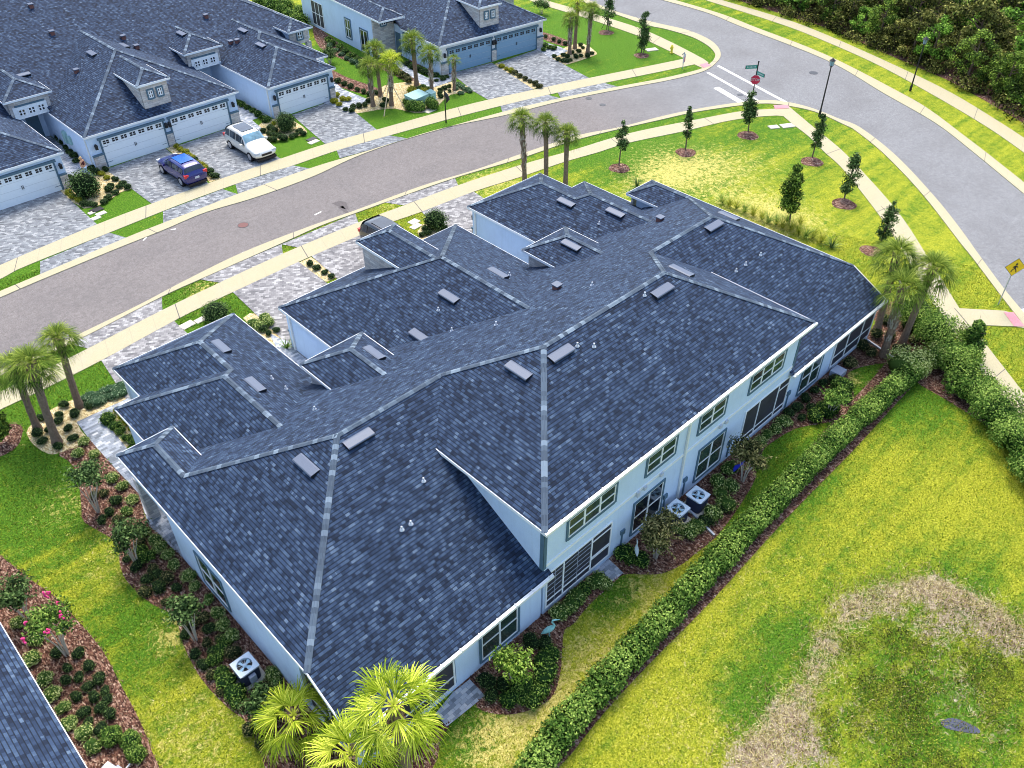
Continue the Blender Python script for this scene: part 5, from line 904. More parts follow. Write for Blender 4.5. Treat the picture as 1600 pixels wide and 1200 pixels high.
V, F, C, MI = merge(us); tag(np_mesh('undergrowth', V, F, 'forest_olive', color=C), 'tangled undergrowth below the trees of the wood', 'undergrowth', kind='stuff')
fe = [p for p in edge]; far = []
for i, p in enumerate(edge):
    a, b_ = edge[max(i-1, 0)], edge[min(i+1, len(edge)-1)]; d = (b_-a).normalized(); nn = Vector((-d.y, d.x, 0)); nn = nn if (nn.x+nn.y) > 0 else -nn; far.append(p+nn*45); fe[i] = p+nn*.6
sheet('forest_floor', fe+far[::-1], .012, 'mulch')
# ------------------------------------------------------------------ loose texture of the lawns: grass blades, straw, mulch chips
cell = .12; mx0, my0, mw, mh = -16, -22, int(84/cell), int(72/cell); mask = np.zeros((mh, mw), np.uint8); code = {'mulch': 2, 'gravel': 3}
for mat, t in COVER:
    t = np.array(t); x0_, y0_ = t.min(0); x1_, y1_ = t.max(0); i0, i1 = max(0, int((x0_-mx0)/cell)), min(mw-1, int((x1_-mx0)/cell)+1); j0, j1 = max(0, int((y0_-my0)/cell)), min(mh-1, int((y1_-my0)/cell)+1)
    if i1 <= i0 or j1 <= j0: continue
    X_, Y_ = np.meshgrid(mx0+(np.arange(i0, i1+1))*cell, my0+(np.arange(j0, j1+1))*cell); s_ = []
    for a, b_ in ((t[0], t[1]), (t[1], t[2]), (t[2], t[0])): s_.append((b_[0]-a[0])*(Y_-a[1])-(b_[1]-a[1])*(X_-a[0]))
    ins = ((s_[0] >= -.01) & (s_[1] >= -.01) & (s_[2] >= -.01)) | ((s_[0] <= .01) & (s_[1] <= .01) & (s_[2] <= .01)); sub = mask[j0:j1+1, i0:i1+1]; cv = code.get(mat, 1)
    sub[ins] = cv if cv == 1 else np.where(sub[ins] == 1, 1, cv)
for x0_, x1_, y0_, y1_ in ((1.6, 36.8, 0, 22.0), (-45, -5.4, 0, 24)):
    i0, i1 = [int(np.clip((q-mx0)/cell, 0, mw)) for q in (x0_, x1_)]; j0, j1 = [int(np.clip((q-my0)/cell, 0, mh)) for q in (y0_, y1_)]; mask[j0:j1, i0:i1] = 1
def scatter(n, codev, f):          # random visible ground spots of one cover kind
    x = RNG.uniform(mx0, mx0+mw*cell, n); y = RNG.uniform(my0, my0+mh*cell, n); m_ = mask[((y-my0)/cell).astype(int).clip(0, mh-1), ((x-mx0)/cell).astype(int).clip(0, mw-1)] == codev
    p = np.stack([x, y, np.zeros(n)], 1); v = p-_C; z_ = v@_D; uu = 800+FPX*(v@_R)/z_; vv = 600-FPX*(v@_U)/z_; dist = np.linalg.norm(v, axis=1); m_ &= (z_ > 1) & (uu > -60) & (uu < 1660) & (vv > -40) & (vv < 1260) & (dist < f)
    return p[m_], dist[m_]
def sample_paint(p):
    i = np.clip(np.searchsorted(gx, p[:, 0])-1, 0, nx-1); j = np.clip(np.searchsorted(gy, p[:, 1])-1, 0, ny-1); return paint[j, i]
p, dist = scatter(900000, 0, 62); pv = sample_paint(p); n = len(p); a = RNG.uniform(0, 2*math.pi, n); lean = RNG.uniform(.1, .9, n); h_ = RNG.uniform(.04, .085, n)*(1+.9*(pv[:, 2] > .25)); wv = .011+.0002*dist
d = np.stack([np.cos(a), np.sin(a), np.zeros(n)], 1); s = np.stack([-np.sin(a), np.cos(a), np.zeros(n)], 1); tip = p+d*(h_*lean)[:, None]*1.3+np.array([0, 0, 1.])*h_[:, None]; v = np.stack([p-s*wv[:, None], p+s*wv[:, None], tip], 1).reshape(-1, 3)
tn = np.clip(.3+.45*pv[:, 0]+RNG.normal(0, .22, n), 0, 1); straw = RNG.random(n) < np.clip(pv[:, 1]*.55+pv[:, 2]*1.1-.08, 0, .9); ar = np.arange(3*n).reshape(n, 3)
g = np_mesh('grass', v, ar, ['grass_blade', 'straw_blade'], color=c3(np.repeat(tn, 3)), mi=straw.astype(int)); tag(g, 'short mown grass blades over the lawns, yellowing in patches', 'grass', kind='stuff')
p, dist = scatter(900000, 2, 60); n = len(p); p[:, 2] = .03+RNG.uniform(0, .03, n); v, f = quads_np(p, np.tile([0, 0, 1.], (n, 1)), .018, .05, jitter=.45)
leaf('mulch_chip', (.02, .010, .007), (.135, .060, .034), (.50, .37, .25), .9, .0); m_ = np.clip(RNG.normal(.42, .26, n), 0, 1); g = np_mesh('mulch_chips', v, f, 'mulch_chip', color=c3(np.repeat(m_, 4))); tag(g, 'loose reddish bark chips covering the planting beds', 'mulch', kind='stuff')
leaf('weed_leaf', (.03, .03, .012), (.13, .16, .02), (.42, .46, .05))
# weeds and dead stalks round the dry pond
def region(px, n):
    c = [G(*q) for q in px]; xs = [q.x for q in c]; ys = [q.y for q in c]; x = RNG.uniform(min(xs), max(xs), n*3); y = RNG.uniform(min(ys), max(ys), n*3); ins = np.zeros(n*3, bool); j = len(c)-1
    for i in range(len(c)):
        xi, yi, xj, yj = c[i].x, c[i].y, c[j].x, c[j].y; ins ^= ((yi > y) != (yj > y)) & (x < (xj-xi)*(y-yi)/(yj-yi+1e-12)+xi); j = i
    return np.stack([x[ins], y[ins], np.zeros(ins.sum())], 1)
wc, wa = G(1430, 1110), G(1560, 1060); n = 90000; wp = np.stack([RNG.uniform(wc.x-7, wc.x+9, n), RNG.uniform(wc.y-7, wc.y+7, n), np.zeros(n)], 1)
vn = lambda p, k, ph: np.sin(p[:, 0]*k+ph+1.7*np.sin(p[:, 1]*k*.7+ph*2))*np.sin(p[:, 1]*k*1.1+ph*3+1.3*np.sin(p[:, 0]*k*.6))
dd_ = np.sqrt(((wp[:, 0]-wc.x)/4.2)**2+((wp[:, 1]-wc.y)/3.6)**2); d2_ = np.sqrt(((wp[:, 0]-wa.x)/4.0)**2+((wp[:, 1]-wa.y)/3.2)**2); pd_ = G(1500, 1134); den = 1.08-np.minimum(dd_, d2_)-3*np.exp(-(((wp[:, 0]-pd_.x)/.8)**2+((wp[:, 1]-pd_.y)/.8)**2))+.35*vn(wp, 1.1, .4)+.35*vn(wp, 2.6, 2.2)+.25*vn(wp, 5.1, 4.)+RNG.normal(0, .25, n)
wp = wp[den > .55]; n = len(wp); wp[:, 2] = RNG.uniform(.01, .09, n)*(1+.8*vn(wp, 2.6, 2.2))+.01
v, f = quads_np(wp, np.tile([0, 0, 1.], (n, 1)), .02, .045, jitter=1.0); t_ = np.clip(.5+.28*vn(wp, 1.4, 1.)+RNG.normal(0, .28, n), 0, 1); g = np_mesh('weeds', v, f, 'weed_leaf', color=c3(np.repeat(t_, 4))); tag(g, 'patchy green weeds filling the dry pond hollow', 'weeds', kind='stuff')
arc = [G(*q) for q in [(1300, 985), (1340, 950), (1390, 928), (1450, 918), (1510, 932), (1570, 962), (1620, 1005)]]; arc2 = [G(*q) for q in [(1300, 1000), (1280, 1040), (1255, 1085), (1215, 1130), (1190, 1175), (1165, 1240)]]; V, F, C = [], [], []
for A_, cnt in ((arc, 2200), (arc2, 1900)):
    q, _ = resample(A_, 120); q = np.array([tuple(x) for x in q]); k = RNG.integers(0, 120, cnt); base = q[k]+RNG.normal(0, 1, (cnt, 3))*np.array([.42, .42, 0]); a = RNG.uniform(0, 6.28, cnt); L_ = RNG.uniform(.08, .26, cnt)[:, None]; d = np.stack([np.cos(a), np.sin(a), RNG.uniform(.05, .5, cnt)], 1); s = np.stack([-np.sin(a), np.cos(a), np.zeros(cnt)], 1)*.007
    V.append(np.stack([base-s, base+s, base+s*.4+d*L_, base-s*.4+d*L_], 1).reshape(-1, 3)); C.append(np.repeat(np.clip(RNG.normal(.6, .3, cnt), 0, 1), 4))
V = np.concatenate(V); g = np_mesh('dead_stalks', V, np.arange(len(V)).reshape(-1, 4), 'straw_blade', color=c3(np.concatenate(C))); tag(g, 'bleached dead stalks ringing the dry pond hollow', 'dead grass', kind='stuff')
glass('pond_water', (.03, .035, .06), .1); sheet('puddle', smooth([(1470, 1128), (1490, 1122), (1525, 1136), (1530, 1146), (1505, 1144), (1478, 1138)], 3), .015, 'pond_water')
# ------------------------------------------------------------------ condensers behind and beside the house
def condenser(loc, rz, label):
    t = thing('condenser_unit', label, 'air conditioner', loc, rz, 'outdoor condensers'); h = .82; r = .40
    m = MB(); m.box(-.52, .52, -.52, .52, 0, .07, 0); m.build('pad', 'pad', t)
    def rr(R, z_, k=6, c=.15): return [Vector((sx*(R-c)+c*math.cos(a), sy*(R-c)+c*math.sin(a), z_)) for sx, sy, a0 in ((1, 1, 0), (-1, 1, 90), (-1, -1, 180), (1, -1, 270)) for a in [math.radians(a0+90*i/(k-1)) for i in range(k)]]
    m = MB(); A, B = rr(r-.02, .07), rr(r-.02, h-.04)
    for i in range(len(A)): j = (i+1) % len(A); m.poly([A[i], A[j], B[j], B[i]])
    for k in range(12):
        z_ = .12+k*.055; A, B = rr(r-.005, z_), rr(r-.005, z_+.018)
        for i in range(len(A)): j = (i+1) % len(A); m.poly([A[i], A[j], B[j], B[i]])
    m.build('casing', 'ac_side', t)
    m = MB(); A, B = rr(r+.02, h-.04), rr(r+.02, h); n = 40; IN = [Vector((.29*math.cos(2*math.pi*i/n+.0), .29*math.sin(2*math.pi*i/n), h+.01)) for i in range(n)]
    for i in range(len(A)): j = (i+1) % len(A); m.poly([A[i], A[j], B[j], B[i]])
    for i in range(n):
        a, b = IN[i], IN[(i+1) % n]; f = lambda p: Vector((p.x, p.y, 0))*((r+.01)/max(abs(p.x), abs(p.y)))*(.985)+Vector((0, 0, h)); m.poly([a, f(a), f(b), b]); m.poly([a, b, b-Vector((0, 0, .12)), a-Vector((0, 0, .12))])
    top = m.build('top_panel', 'ac_top', t); m = MB(); m.tube([(0, 0, h-.14), (0, 0, h-.13)], .29, 32, 0); m.build('well', 'black', top); m = MB()
    for k in range(4):
        a = k*math.pi/2+.4; u = Vector((math.cos(a), math.sin(a), 0)); s = Vector((-u.y, u.x, 0)); z_ = Vector((0, 0, h-.08)); m.poly([u*.07-s*.03+z_, u*.26-s*.07+z_, u*.26+s*.08+z_+Vector((0, 0, .05)), u*.07+s*.04+z_+Vector((0, 0, .02))])
    m.tube([(0, 0, h-.1), (0, 0, h-.02)], .07, 12, 0); m.build('fan', 'blade_blue', top); m = MB()
    for k in range(10): a = k*math.pi/5; m.bar((0, 0, h+.015), (.29*math.cos(a), .29*math.sin(a), h+.015), .008, .008)
    m.build('grille', 'ac_top', top); m = MB(); m.box(r-.02, r+.12, -.12, .14, .25, .62, 0); m.build('control_box', 'vent_pale', t); m = MB(); m.tube([(r+.05, .05, .25), (r+.18, .1, .12), (r+.45, .12, .1)], .03, 8, 0); m.build('refrigerant_pipe', 'pipe_white', t)
condenser(G(1097, 797)+Vector((-.05, .32, 0)), .02, 'condenser standing clear on its pad right of the drain pipe'); condenser(G(1066, 817)+Vector((-.08, .30, 0)), .0, 'condenser half hidden by the olive bush left of the drain pipe')
condenser(G(391, 1060)+Vector((0, .1, 0)), math.pi/2*3+.0, 'lone condenser by the left side wall of the house'); condenser(G(178, 1232)+Vector((0, 0, 0)), .3, 'pale condenser cut off at the bottom left of the picture')
for (a, b, lb) in ((G(1064, 786), G(1116, 838), 'white drain pipe lying between the two rear condensers'), (G(1352, 531), G(1404, 566), 'white drain pipe running from the right corner of the house')):
    m = MB(); m.bar(a+Vector((0, 0, .08)), b+Vector((0, 0, .06)), .09, .09, 0); tag(m.build('drain_pipe', 'pipe_white'), lb, 'pipe', 'drain pipes on the mulch')
m = MB(); m.box(-.35, .35, -.3, .3, 0, .35, 0); o = m.build('splash_block', 'vent_pale'); o.location = G(1308, 586); tag(o, 'pale grey box against the right rear wall', 'box')
# ------------------------------------------------------------------ cars
def car(label, paint, P0, P1, L=4.75, Wd=1.92, H=1.72, flip=False, roofm=None, glassm='car_glass'):
    """P0 centre of tail on the ground, P1 a point further forward"""
    d = (P1-P0); d.z = 0; d.normalize(); root = thing('parked_car', label, 'car', P0+d*L/2, math.atan2(d.y, d.x)); k = L/4.76; hw = Wd/2
    ST = [(-2.38, .48, .80, .80, .82, .70), (-2.32, .32, .95, .90, 1.0, .80), (-2.20, .28, 1.02, .97, 1.16, .84), (-1.98, .26, 1.05, 1, H-.12, .74), (-1.6, .26, 1.05, 1, H-.02, .74), (-.7, .26, 1.04, 1, H+.02, .76), (.15, .26, 1.02, 1, H, .75), (.42, .26, 1.01, 1, H-.09, .73), (.95, .26, 1.0, 1, 1.22, .82), (1.18, .26, .99, .99, 1.08, .86), (1.7, .28, .93, .98, 1.03, .80), (2.1, .32, .84, .94, .95, .76), (2.3, .38, .70, .86, .80, .70), (2.38, .46, .60, .76, .64, .66)]
    m = MB(); rings = []
    for x, zl, zb, wf, zt, wt in ST:
        q = [(.86*wf, zl), (.97*wf, zl+.14), (wf, (zl+zb)/2+.05), (.965*wf, zb), (wt+.02, zt-.07), (wt*.86, zt-.005), (wt*.45, zt+.018), (0, zt+.022)]
        pr = [Vector((x*k, -a*hw, z_)) for a, z_ in q]+[Vector((x*k, a*hw, z_)) for a, z_ in q[-2::-1]]; rings.append(pr)
    for r0, r1 in zip(rings, rings[1:]):
        for i in range(len(r0)-1): m.poly([r0[i], r0[i+1], r1[i+1], r1[i]][::-1], 0)
        m.poly([r0[0], r1[0], r1[-1], r0[-1]], 0)
    m.poly(rings[0], 0); m.poly(rings[-1][::-1], 0)
    body = m.build('body', paint, root, False); me = body.data
    import bmesh as bmx
    bm = bmx.new(); bm.from_mesh(me); bmx.ops.remove_doubles(bm, verts=bm.verts, dist=.0005); bmx.ops.recalc_face_normals(bm, faces=bm.faces); bm.to_mesh(me); bm.free(); me.polygons.foreach_set('use_smooth', [True]*len(me.polygons)); 
    md = body.modifiers.new('sub', 'SUBSURF'); md.levels = 1; md.render_levels = 1
    g = MB()
    def lp(i0, j0, t_): return rings[i0][j0].lerp(rings[i0][j0+1], t_)
    n_ = len(rings[0])
    for sgn in (0, 1):
        g = MB()
        def sp(i, t_, fr):       # point on the side glass between ring i and i+1
            a0, a1 = (3, 4) if sgn == 0 else (n_-4, n_-5); A = rings[i][a0].lerp(rings[i][a1], t_); B = rings[i+1][a0].lerp(rings[i+1][a1], t_); p = A.lerp(B, fr); p.y += (-.012 if sgn == 0 else .012); return p
        def sx(x, t_):
            for i in range(len(ST)-1):
                if ST[i][0]*k <= x <= ST[i+1][0]*k: return sp(i, t_, (x-ST[i][0]*k)/((ST[i+1][0]-ST[i][0])*k))
        for x0, x1 in ((-1.93*k, -1.35*k), (-1.26*k, -.42*k), (-.33*k, .42*k)):
            xs = np.linspace(x0, x1, 5)
            for a, b in zip(xs, xs[1:]): q = [sx(a, .10), sx(b, .10), sx(b, .86), sx(a, .86)]; g.poly(q if sgn == 0 else q[::-1], 0)
        q = [sx(.47*k, .12), sx(.92*k, .12), sx(.50*k, .82)]; g.poly(q if sgn == 0 else q[::-1], 0)
        g.build('side_glass', 'car_glass', root)
    g = MB()
    for i0, i1, up in ((7, 8, .016), (2, 3, .016)):
        g = MB(); A, B = rings[i0], rings[i1]; o_ = Vector((.012*(1 if i0 == 7 else -1), 0, up))
        for j in range(4, n_-5):
            a0, a1, b0, b1 = A[j].lerp(B[j], .04), A[j+1].lerp(B[j+1], .04), A[j].lerp(B[j], .95), A[j+1].lerp(B[j+1], .95); g.poly([a0+o_, b0+o_, b1+o_, a1+o_], 0)
        g.build('windscreen' if i0 == 7 else 'rear_window', glassm if i0 == 7 else 'car_glass', root)
    if roofm: g = MB(); zz = H+.045; g.box(-1.35*k, .1*k, -.52, .52, zz-.01, zz, 0); g.build('sunroof', roofm, root)
    for sx_ in (-1, 1):
        for x in (-1.45*k, 1.45*k):
            w_ = MB(); y = sx_*(hw-.10); w_.tube([(x, y-.11, .36), (x, y+.11, .36)], .36, 20, 0); wo = w_.build('tyre', 'tyre', root); w_ = MB(); y2 = y+sx_*.115; w_.tube([(x, min(y2, y2-.02*sx_), .36), (x, max(y2, y2-.02*sx_), .36)], .25, 14, 0); w_.build('rim', 'rim', wo)
        t_ = MB(); t_.box(-2.33*k, -2.12*k, min(sx_*.98*hw*.98, sx_*.62*hw), max(sx_*.98*hw*.98, sx_*.62*hw), .84, 1.06, 0); t_.build('tail_light', 'tail_red', root)
        t_ = MB(); t_.box(2.08*k, 2.34*k, min(sx_*.88*hw, sx_*.56*hw), max(sx_*.88*hw, sx_*.56*hw), .72, .86, 0); t_.build('headlight', 'pipe_white', root)
        t_ = MB(); t_.box(.55*k, .75*k, min(sx_*(hw), sx_*(hw+.18)), max(sx_*(hw), sx_*(hw+.18)), .98, 1.12, 0); t_.build('mirror', paint, root)
    t_ = MB(); t_.box(2.30*k, 2.40*k, -.42, .42, .56, .72, 0); t_.build('grille', 'black', root); t_ = MB(); t_.box(-2.41*k, -2.36*k, -.17, .17, .66, .80, 0); t_.build('licence_plate', 'pipe_white', root); t_ = MB(); t_.box(-2.36*k, 2.36*k, -hw*.8, hw*.8, .16, .36, 0); t_.build('underbody', 'black', root)
    return root
def side(a, b, off):             # wheel line on the near side -> centre line shifted by off
    d = (b-a); d.z = 0; d.normalize(); n = Vector((-d.y, d.x, 0)); return n*off, d
A_, B_ = G(286, 291), G(257, 272); o_, d_ = side(A_, B_, -.85); car('small dark blue car parked before the left garage doors', 'paint_blue', A_+o_-d_*.85, B_+o_, 4.55, 1.85, 1.58, roofm='sunroof_blue')
A_, B_ = G(362, 232), G(397, 254); o_, d_ = side(A_, B_, .88); car('white three-row car parked nose to the street', 'paint_pearl', A_+o_-d_*.9, B_+o_, 4.9, 1.98, 1.76, roofm='car_glass', glassm='car_glass_light')
c_ = G(566, 381); car('dark car half hidden behind the garage roof', 'paint_black', c_+Vector((.9, .35, 0)), c_+Vector((.9, -3, 0)), 4.8, 1.92, 1.72, roofm='car_glass')
# ------------------------------------------------------------------ street lamps, signs, hydrant, covers
def lamp(base, top, label):
    b = G(*base); H = above(b, *top).z; t = thing('street_lamp', label, 'street lamp', b, 0, 'street lamps'); m = MB(); m.tube([(0, 0, 0), (0, 0, .5), (0, 0, .55), (0, 0, H-.6)], [.11, .10, .065, .05], 10, 0); m.build('pole', 'black', t)
    m = MB(); m.tube([(0, 0, H-.62), (0, 0, H-.5), (0, 0, H-.5+.001)], [.05, .16, .17], 8, 0); m.tube([(0, 0, H-.12), (0, 0, H-.1), (0, 0, H+.1)], [.17, .27, .03], 8, 0)
    for k in range(4): a = k*math.pi/2+.4; m.bar((math.cos(a)*.15, math.sin(a)*.15, H-.5), (math.cos(a)*.2, math.sin(a)*.2, H-.11), .02, .02)
    l = m.build('lantern', 'black', t); m = MB(); m.tube([(0, 0, H-.49), (0, 0, H-.125)], [.13, .17], 8, 0); m.build('lamp_glass', 'car_glass_light', l)
lamp((1280, 182), (1295, 92), 'tall black street lamp on the near verge beside the curving road'); lamp((1422, 142), (1445, 59), 'black street lamp on the far verge in front of the wood')
b = G(697, 191); H = above(b, 694, 141).z; t = thing('marker_post', 'short black post with a furled dark flag beside the sidewalk', 'post', b); m = MB(); m.tube([(0, 0, 0), (0, 0, .3), (0, 0, H)], [.07, .055, .045], 8, 0); m.build('post', 'black', t); m = MB(); m.tube([(.03, -.02, H-.15), (.12, -.10, H-.45), (.20, -.14, H-.75), (.10, -.05, H-1.05)], [.05, .15, .17, .05], 8, 0); m.build('flag', 'dark_metal', t)
def text_mesh(txt, size, mat, parent, M):
    cu = bpy.data.curves.new('lettering', 'FONT'); cu.body = txt; cu.size = size; cu.align_x = 'CENTER'; cu.align_y = 'CENTER'; cu.extrude = .004; ob = bpy.data.objects.new('lettering', cu); COL.objects.link(ob); bpy.context.view_layer.update()
    me = bpy.data.meshes.new_from_object(ob.evaluated_get(bpy.context.evaluated_depsgraph_get())); bpy.data.objects.remove(ob); me.materials.clear(); me.materials.append(MATS[mat]); o = bpy.data.objects.new('lettering', me); link(o, parent); o.matrix_local = M; return o
def facing(p, n):                # frame: X right, Y up (world Z), Z towards the reader
    n = Vector(n).normalized(); up = Vector((0, 0, 1)); x = up.cross(n).normalized(); return Matrix(((x.x, up.x, n.x, p[0]), (x.y, up.y, n.y, p[1]), (x.z, up.z, n.z, p[2]), (0, 0, 0, 1)))
b = G(1171.5, 172); H = above(b, 1183, 97).z; t = thing('street_sign', 'black sign post with red stop sign and two green street name blades', 'street sign', b); m = MB(); m.tube([(0, 0, 0), (0, 0, H)], .05, 8, 0); m.sphere((0, 0, H+.04), .08, 0, 8, 5); m.build('post', 'black', t)
M = facing((0, 0, 0), (-.9, -.55, 0)); zs = above(b, 1178, 124).z
pts = [Vector((.40*math.cos(math.radians(22.5+45*i)), .40*math.sin(math.radians(22.5+45*i)), 0)) for i in range(8)]
def plate(name, P2, z0, z1, mat, M, parent):
    m = MB(); A = [M @ Vector((p.x, p.y, z0)) for p in P2]; B = [M @ Vector((p.x, p.y, z1)) for p in P2]; m.poly(B, 0); m.poly(A[::-1], 0)
    for i in range(len(A)): j = (i+1) % len(A); m.poly([A[i], A[j], B[j], B[i]], 0)
    return m.build(name, mat, parent)
M.translation = Vector((0, 0, zs)); sp_ = plate('sign_border', [p*1.06 for p in pts], .055, .066, 'pipe_white', M, t); plate('sign_plate', pts, .067, .072, 'sign_red', M, sp_); text_mesh('STOP', .30, 'pipe_white', sp_, M @ Matrix.Translation((0, 0, .078)))
for (u, v, zz, tx) in ((1166, 105, above(b, 1182, 104).z, 1), (1190.5, 117, above(b, 1181, 113).z, 2)):
    e = G(u, v, zz)-b; e.z = 0; L_ = .95 if tx == 1 else .85; e.normalize(); n = Vector((e.y, -e.x, 0)); cm = Vector(_C)-b; n = n if n.dot(cm) > 0 else -n; Mx = facing((e.x*(L_/2+.06), e.y*(L_/2+.06), zz), n); q = [Vector((x, y, 0)) for x, y in ((-L_/2, -.13), (L_/2, -.13), (L_/2, .13), (-L_/2, .13))]
    o = plate('name_blade_frame', [p*1.07 for p in q], -.02, .012, 'black', Mx, t); plate('name_blade', q, .013, .02, 'sign_green', Mx, o)
    m = MB()
    for j in range(7): x = -L_*.36+j*L_*.12; m.box(x-.035, x+.03, -.045, .045+.02*(j % 3 == 0), .021, .026, 0, Mx)
    m.build('lettering', 'pipe_white', o)
b = G(1559.5, 476); zc = above(b, 1583, 416).z; t = thing('crossing_sign', 'yellow diamond pedestrian crossing sign beside the right road', 'traffic sign', b); m = MB(); m.tube([(0, 0, 0), (0, 0, zc+.3)], .035, 8, 0); m.build('post', 'grey_metal', t)
M = facing((0, 0, zc), (-math.sin(YAW), -math.cos(YAW), 0)); q = [Vector((.60*x, .60*y, 0)) for x, y in ((0, -1), (1, 0), (0, 1), (-1, 0))]; o = plate('sign_border', q, .036, .044, 'black', M, t); o2 = plate('sign_plate', [p*.95 for p in q], .045, .050, 'sign_yellow', M, o); m = MB()
for a, b2, w_ in (((0, .10), (-.01, -.06), .12), ((-.01, -.06), (-.13, -.20), .055), ((-.13, -.20), (-.15, -.33), .05), ((.0, -.06), (.10, -.19), .055), ((.10, -.19), (.15, -.33), .05), ((.0, .11), (.12, .03), .045), ((.12, .03), (.16, -.04), .04), ((.0, .11), (-.11, .03), .045), ((-.11, .03), (-.13, -.06), .04)): m.bar(M @ Vector((*a, .056)), M @ Vector((*b2, .056)), w_, w_*.2, 0, up=tuple(M.to_3x3() @ Vector((0, 0, 1))))
hd = [M @ Vector((.02+.065*math.cos(x), .21+.065*math.sin(x), .058)) for x in np.linspace(0, 2*math.pi, 13)[:-1]]; m.poly(hd, 0); m.build('walking_figure', 'black', o2)
b = G(1066.5, 107); H = above(b, 1068, 81).z; t = thing('small_sign', 'small pink and white sign on a grey post by the corner', 'traffic sign', b); m = MB(); m.tube([(0, 0, 0), (0, 0, H)], .04, 6, 0); m.build('post', 'grey_metal', t); M = facing((0, 0, H-.55), (.25, -.97, 0)); q = [Vector((x, y, 0)) for x, y in ((-.3, -.45), (.3, -.45), (.3, .35), (-.3, .35))]; o = plate('sign_plate', q, .04, .05, 'pipe_white', M, t)
plate('sign_panel', [Vector((x, y, 0)) for x, y in ((-.05, -.38), (.24, -.38), (.24, .1), (-.05, .1))], .051, .056, 'pink', M, o); plate('name_blade', [Vector((x, y, 0)) for x, y in ((-.55, .42), (-.05, .42), (-.05, .52), (-.55, .52))], .0, .02, 'trim_slate', M, t)
t = thing('fire_hydrant', 'yellow fire hydrant beside the sidewalk near the road corner', 'hydrant', G(1049, 83)); m = MB(); m.tube([(0, 0, 0), (0, 0, .08), (0, 0, .1), (0, 0, .62), (0, 0, .66), (0, 0, .80)], [.17, .17, .11, .11, .15, .05], 12, 0); m.build('barrel', 'hydrant_yellow', t)
for a in (0, 1.57, 3.14): m = MB(); m.tube([(math.cos(a)*.1, math.sin(a)*.1, .48), (math.cos(a)*.2, math.sin(a)*.2, .48)], .065, 8, 0); m.build('outlet', 'hydrant_yellow', t)
def disc(name, u, v, r, label, mat='cap_rust', z0=.012, n=24):
    c = G(u, v); m = MB(); m.poly([(r*math.cos(a), r*math.sin(a), .012) for a in np.linspace(0, 2*math.pi, n+1)[:-1]], 0); m.tube([(0, 0, -.01), (0, 0, .011)], r*1.12, n, 1); o = m.build(name, [mat, 'dark_metal']); o.location = (c.x, c.y, z0); return tag(o, label, 'manhole cover')
disc('manhole_cover', 380, 352, .34, 'rusty round manhole cover in the middle of the lower street'); disc('manhole_cover', 1271, 114, .36, 'dark round manhole cover on the curving road', 'dark_metal'); disc('manhole_cover', 1156.5, 148.5, .24, 'small dark valve cover by the stop line', 'dark_metal')
disc('manhole_cover', 920, 154, .26, 'upper dark valve cover on the street past the top driveway', 'dark_metal'); disc('manhole_cover', 941.5, 164, .24, 'lower dark valve cover on the street past the top driveway', 'dark_metal')
def cover(u, v, a, b_, label, mat='pad', h=.05, rz=.1, name='utility_cover'):
    m = MB(); m.box(-a, a, -b_, b_, 0, h*.8, 0); m.box(-a*.86, a*.86, -b_*.86, b_*.86, h*.8, h, 0); o = m.build(name, mat); o.location = G(u, v); o.rotation_euler = (0, 0, rz); return tag(o, label, 'utility cover')
cover(151, 328, .42, .3, 'dark meter cover on the grass before the person', 'dark_metal'); cover(158, 334, .35, .22, 'pale meter cover just right of the dark one', 'pad'); cover(150, 341, .3, .22, 'lower pale meter cover beside the left driveway edge'); cover(143, 333, .22, .18, 'smallest pale meter cover left of the dark one')
cover(487, 218, .4, .26, 'dark meter cover on grass beside the white car', 'dark_metal'); cover(490, 222, .45, .25, 'pale meter cover on grass beside the white car'); cover(671, 173, .5, .35, 'pale cover in the grass before the green utility box'); cover(1209, 199, .42, .3, 'left pale concrete pad near the corner sidewalk', h=.08, rz=-.5); cover(1230, 197, .55, .36, 'right pale concrete pad near the corner sidewalk', h=.08, rz=-.5)
cover(1018, 78, .6, .35, 'pale concrete pad near the yellow hydrant', h=.08, rz=-.4); cover(647, 347, .35, .3, 'upper pale meter cover by the dark car'); cover(650, 354, .4, .25, 'lower pale meter cover by the dark car'); cover(293, 508, .4, .28, 'pale meter cover beside the left garage roof'); cover(314, 500, .35, .22, 'pale meter cover below the dark bush by the kerb')
def ubox(u, v, sx_, sy_, h, label, rz=.1):
    t = thing('utility_box', label, 'utility box', G(u, v), rz); m = MB(); m.box(-sx_-.08, sx_+.08, -sy_-.08, sy_+.08, 0, .1, 0); m.build('plinth', 'pad', t); m = MB(); m.box(-sx_, sx_, -sy_, sy_, .1, h-.12, 0); m.build('cabinet', 'box_green', t); m = MB(); m.poly([(-sx_-.03, -sy_-.03, h-.12), (sx_+.03, -sy_-.03, h-.12), (sx_+.03, sy_+.03, h), (-sx_-.03, sy_+.03, h)], 0); m.box(-sx_-.03, sx_+.03, -sy_-.03, sy_+.03, h-.14, h-.12, 0); m.poly([(-sx_-.03, sy_+.03, h-.12), (-sx_-.03, sy_+.03, h), (sx_+.03, sy_+.03, h), (sx_+.03, sy_+.03, h-.12)][::-1], 0); m.poly([(-sx_-.03, -sy_-.03, h-.12), (-sx_-.03, sy_+.03, h), (-sx_-.03, sy_+.03, h-.12)], 0); m.build('lid', 'box_green', t)
ubox(652, 163, .85, .6, .95, 'large pale green utility box between shrubs across the street'); ubox(674, 156, .3, .3, .8, 'small pale green utility box beside the bigger one')
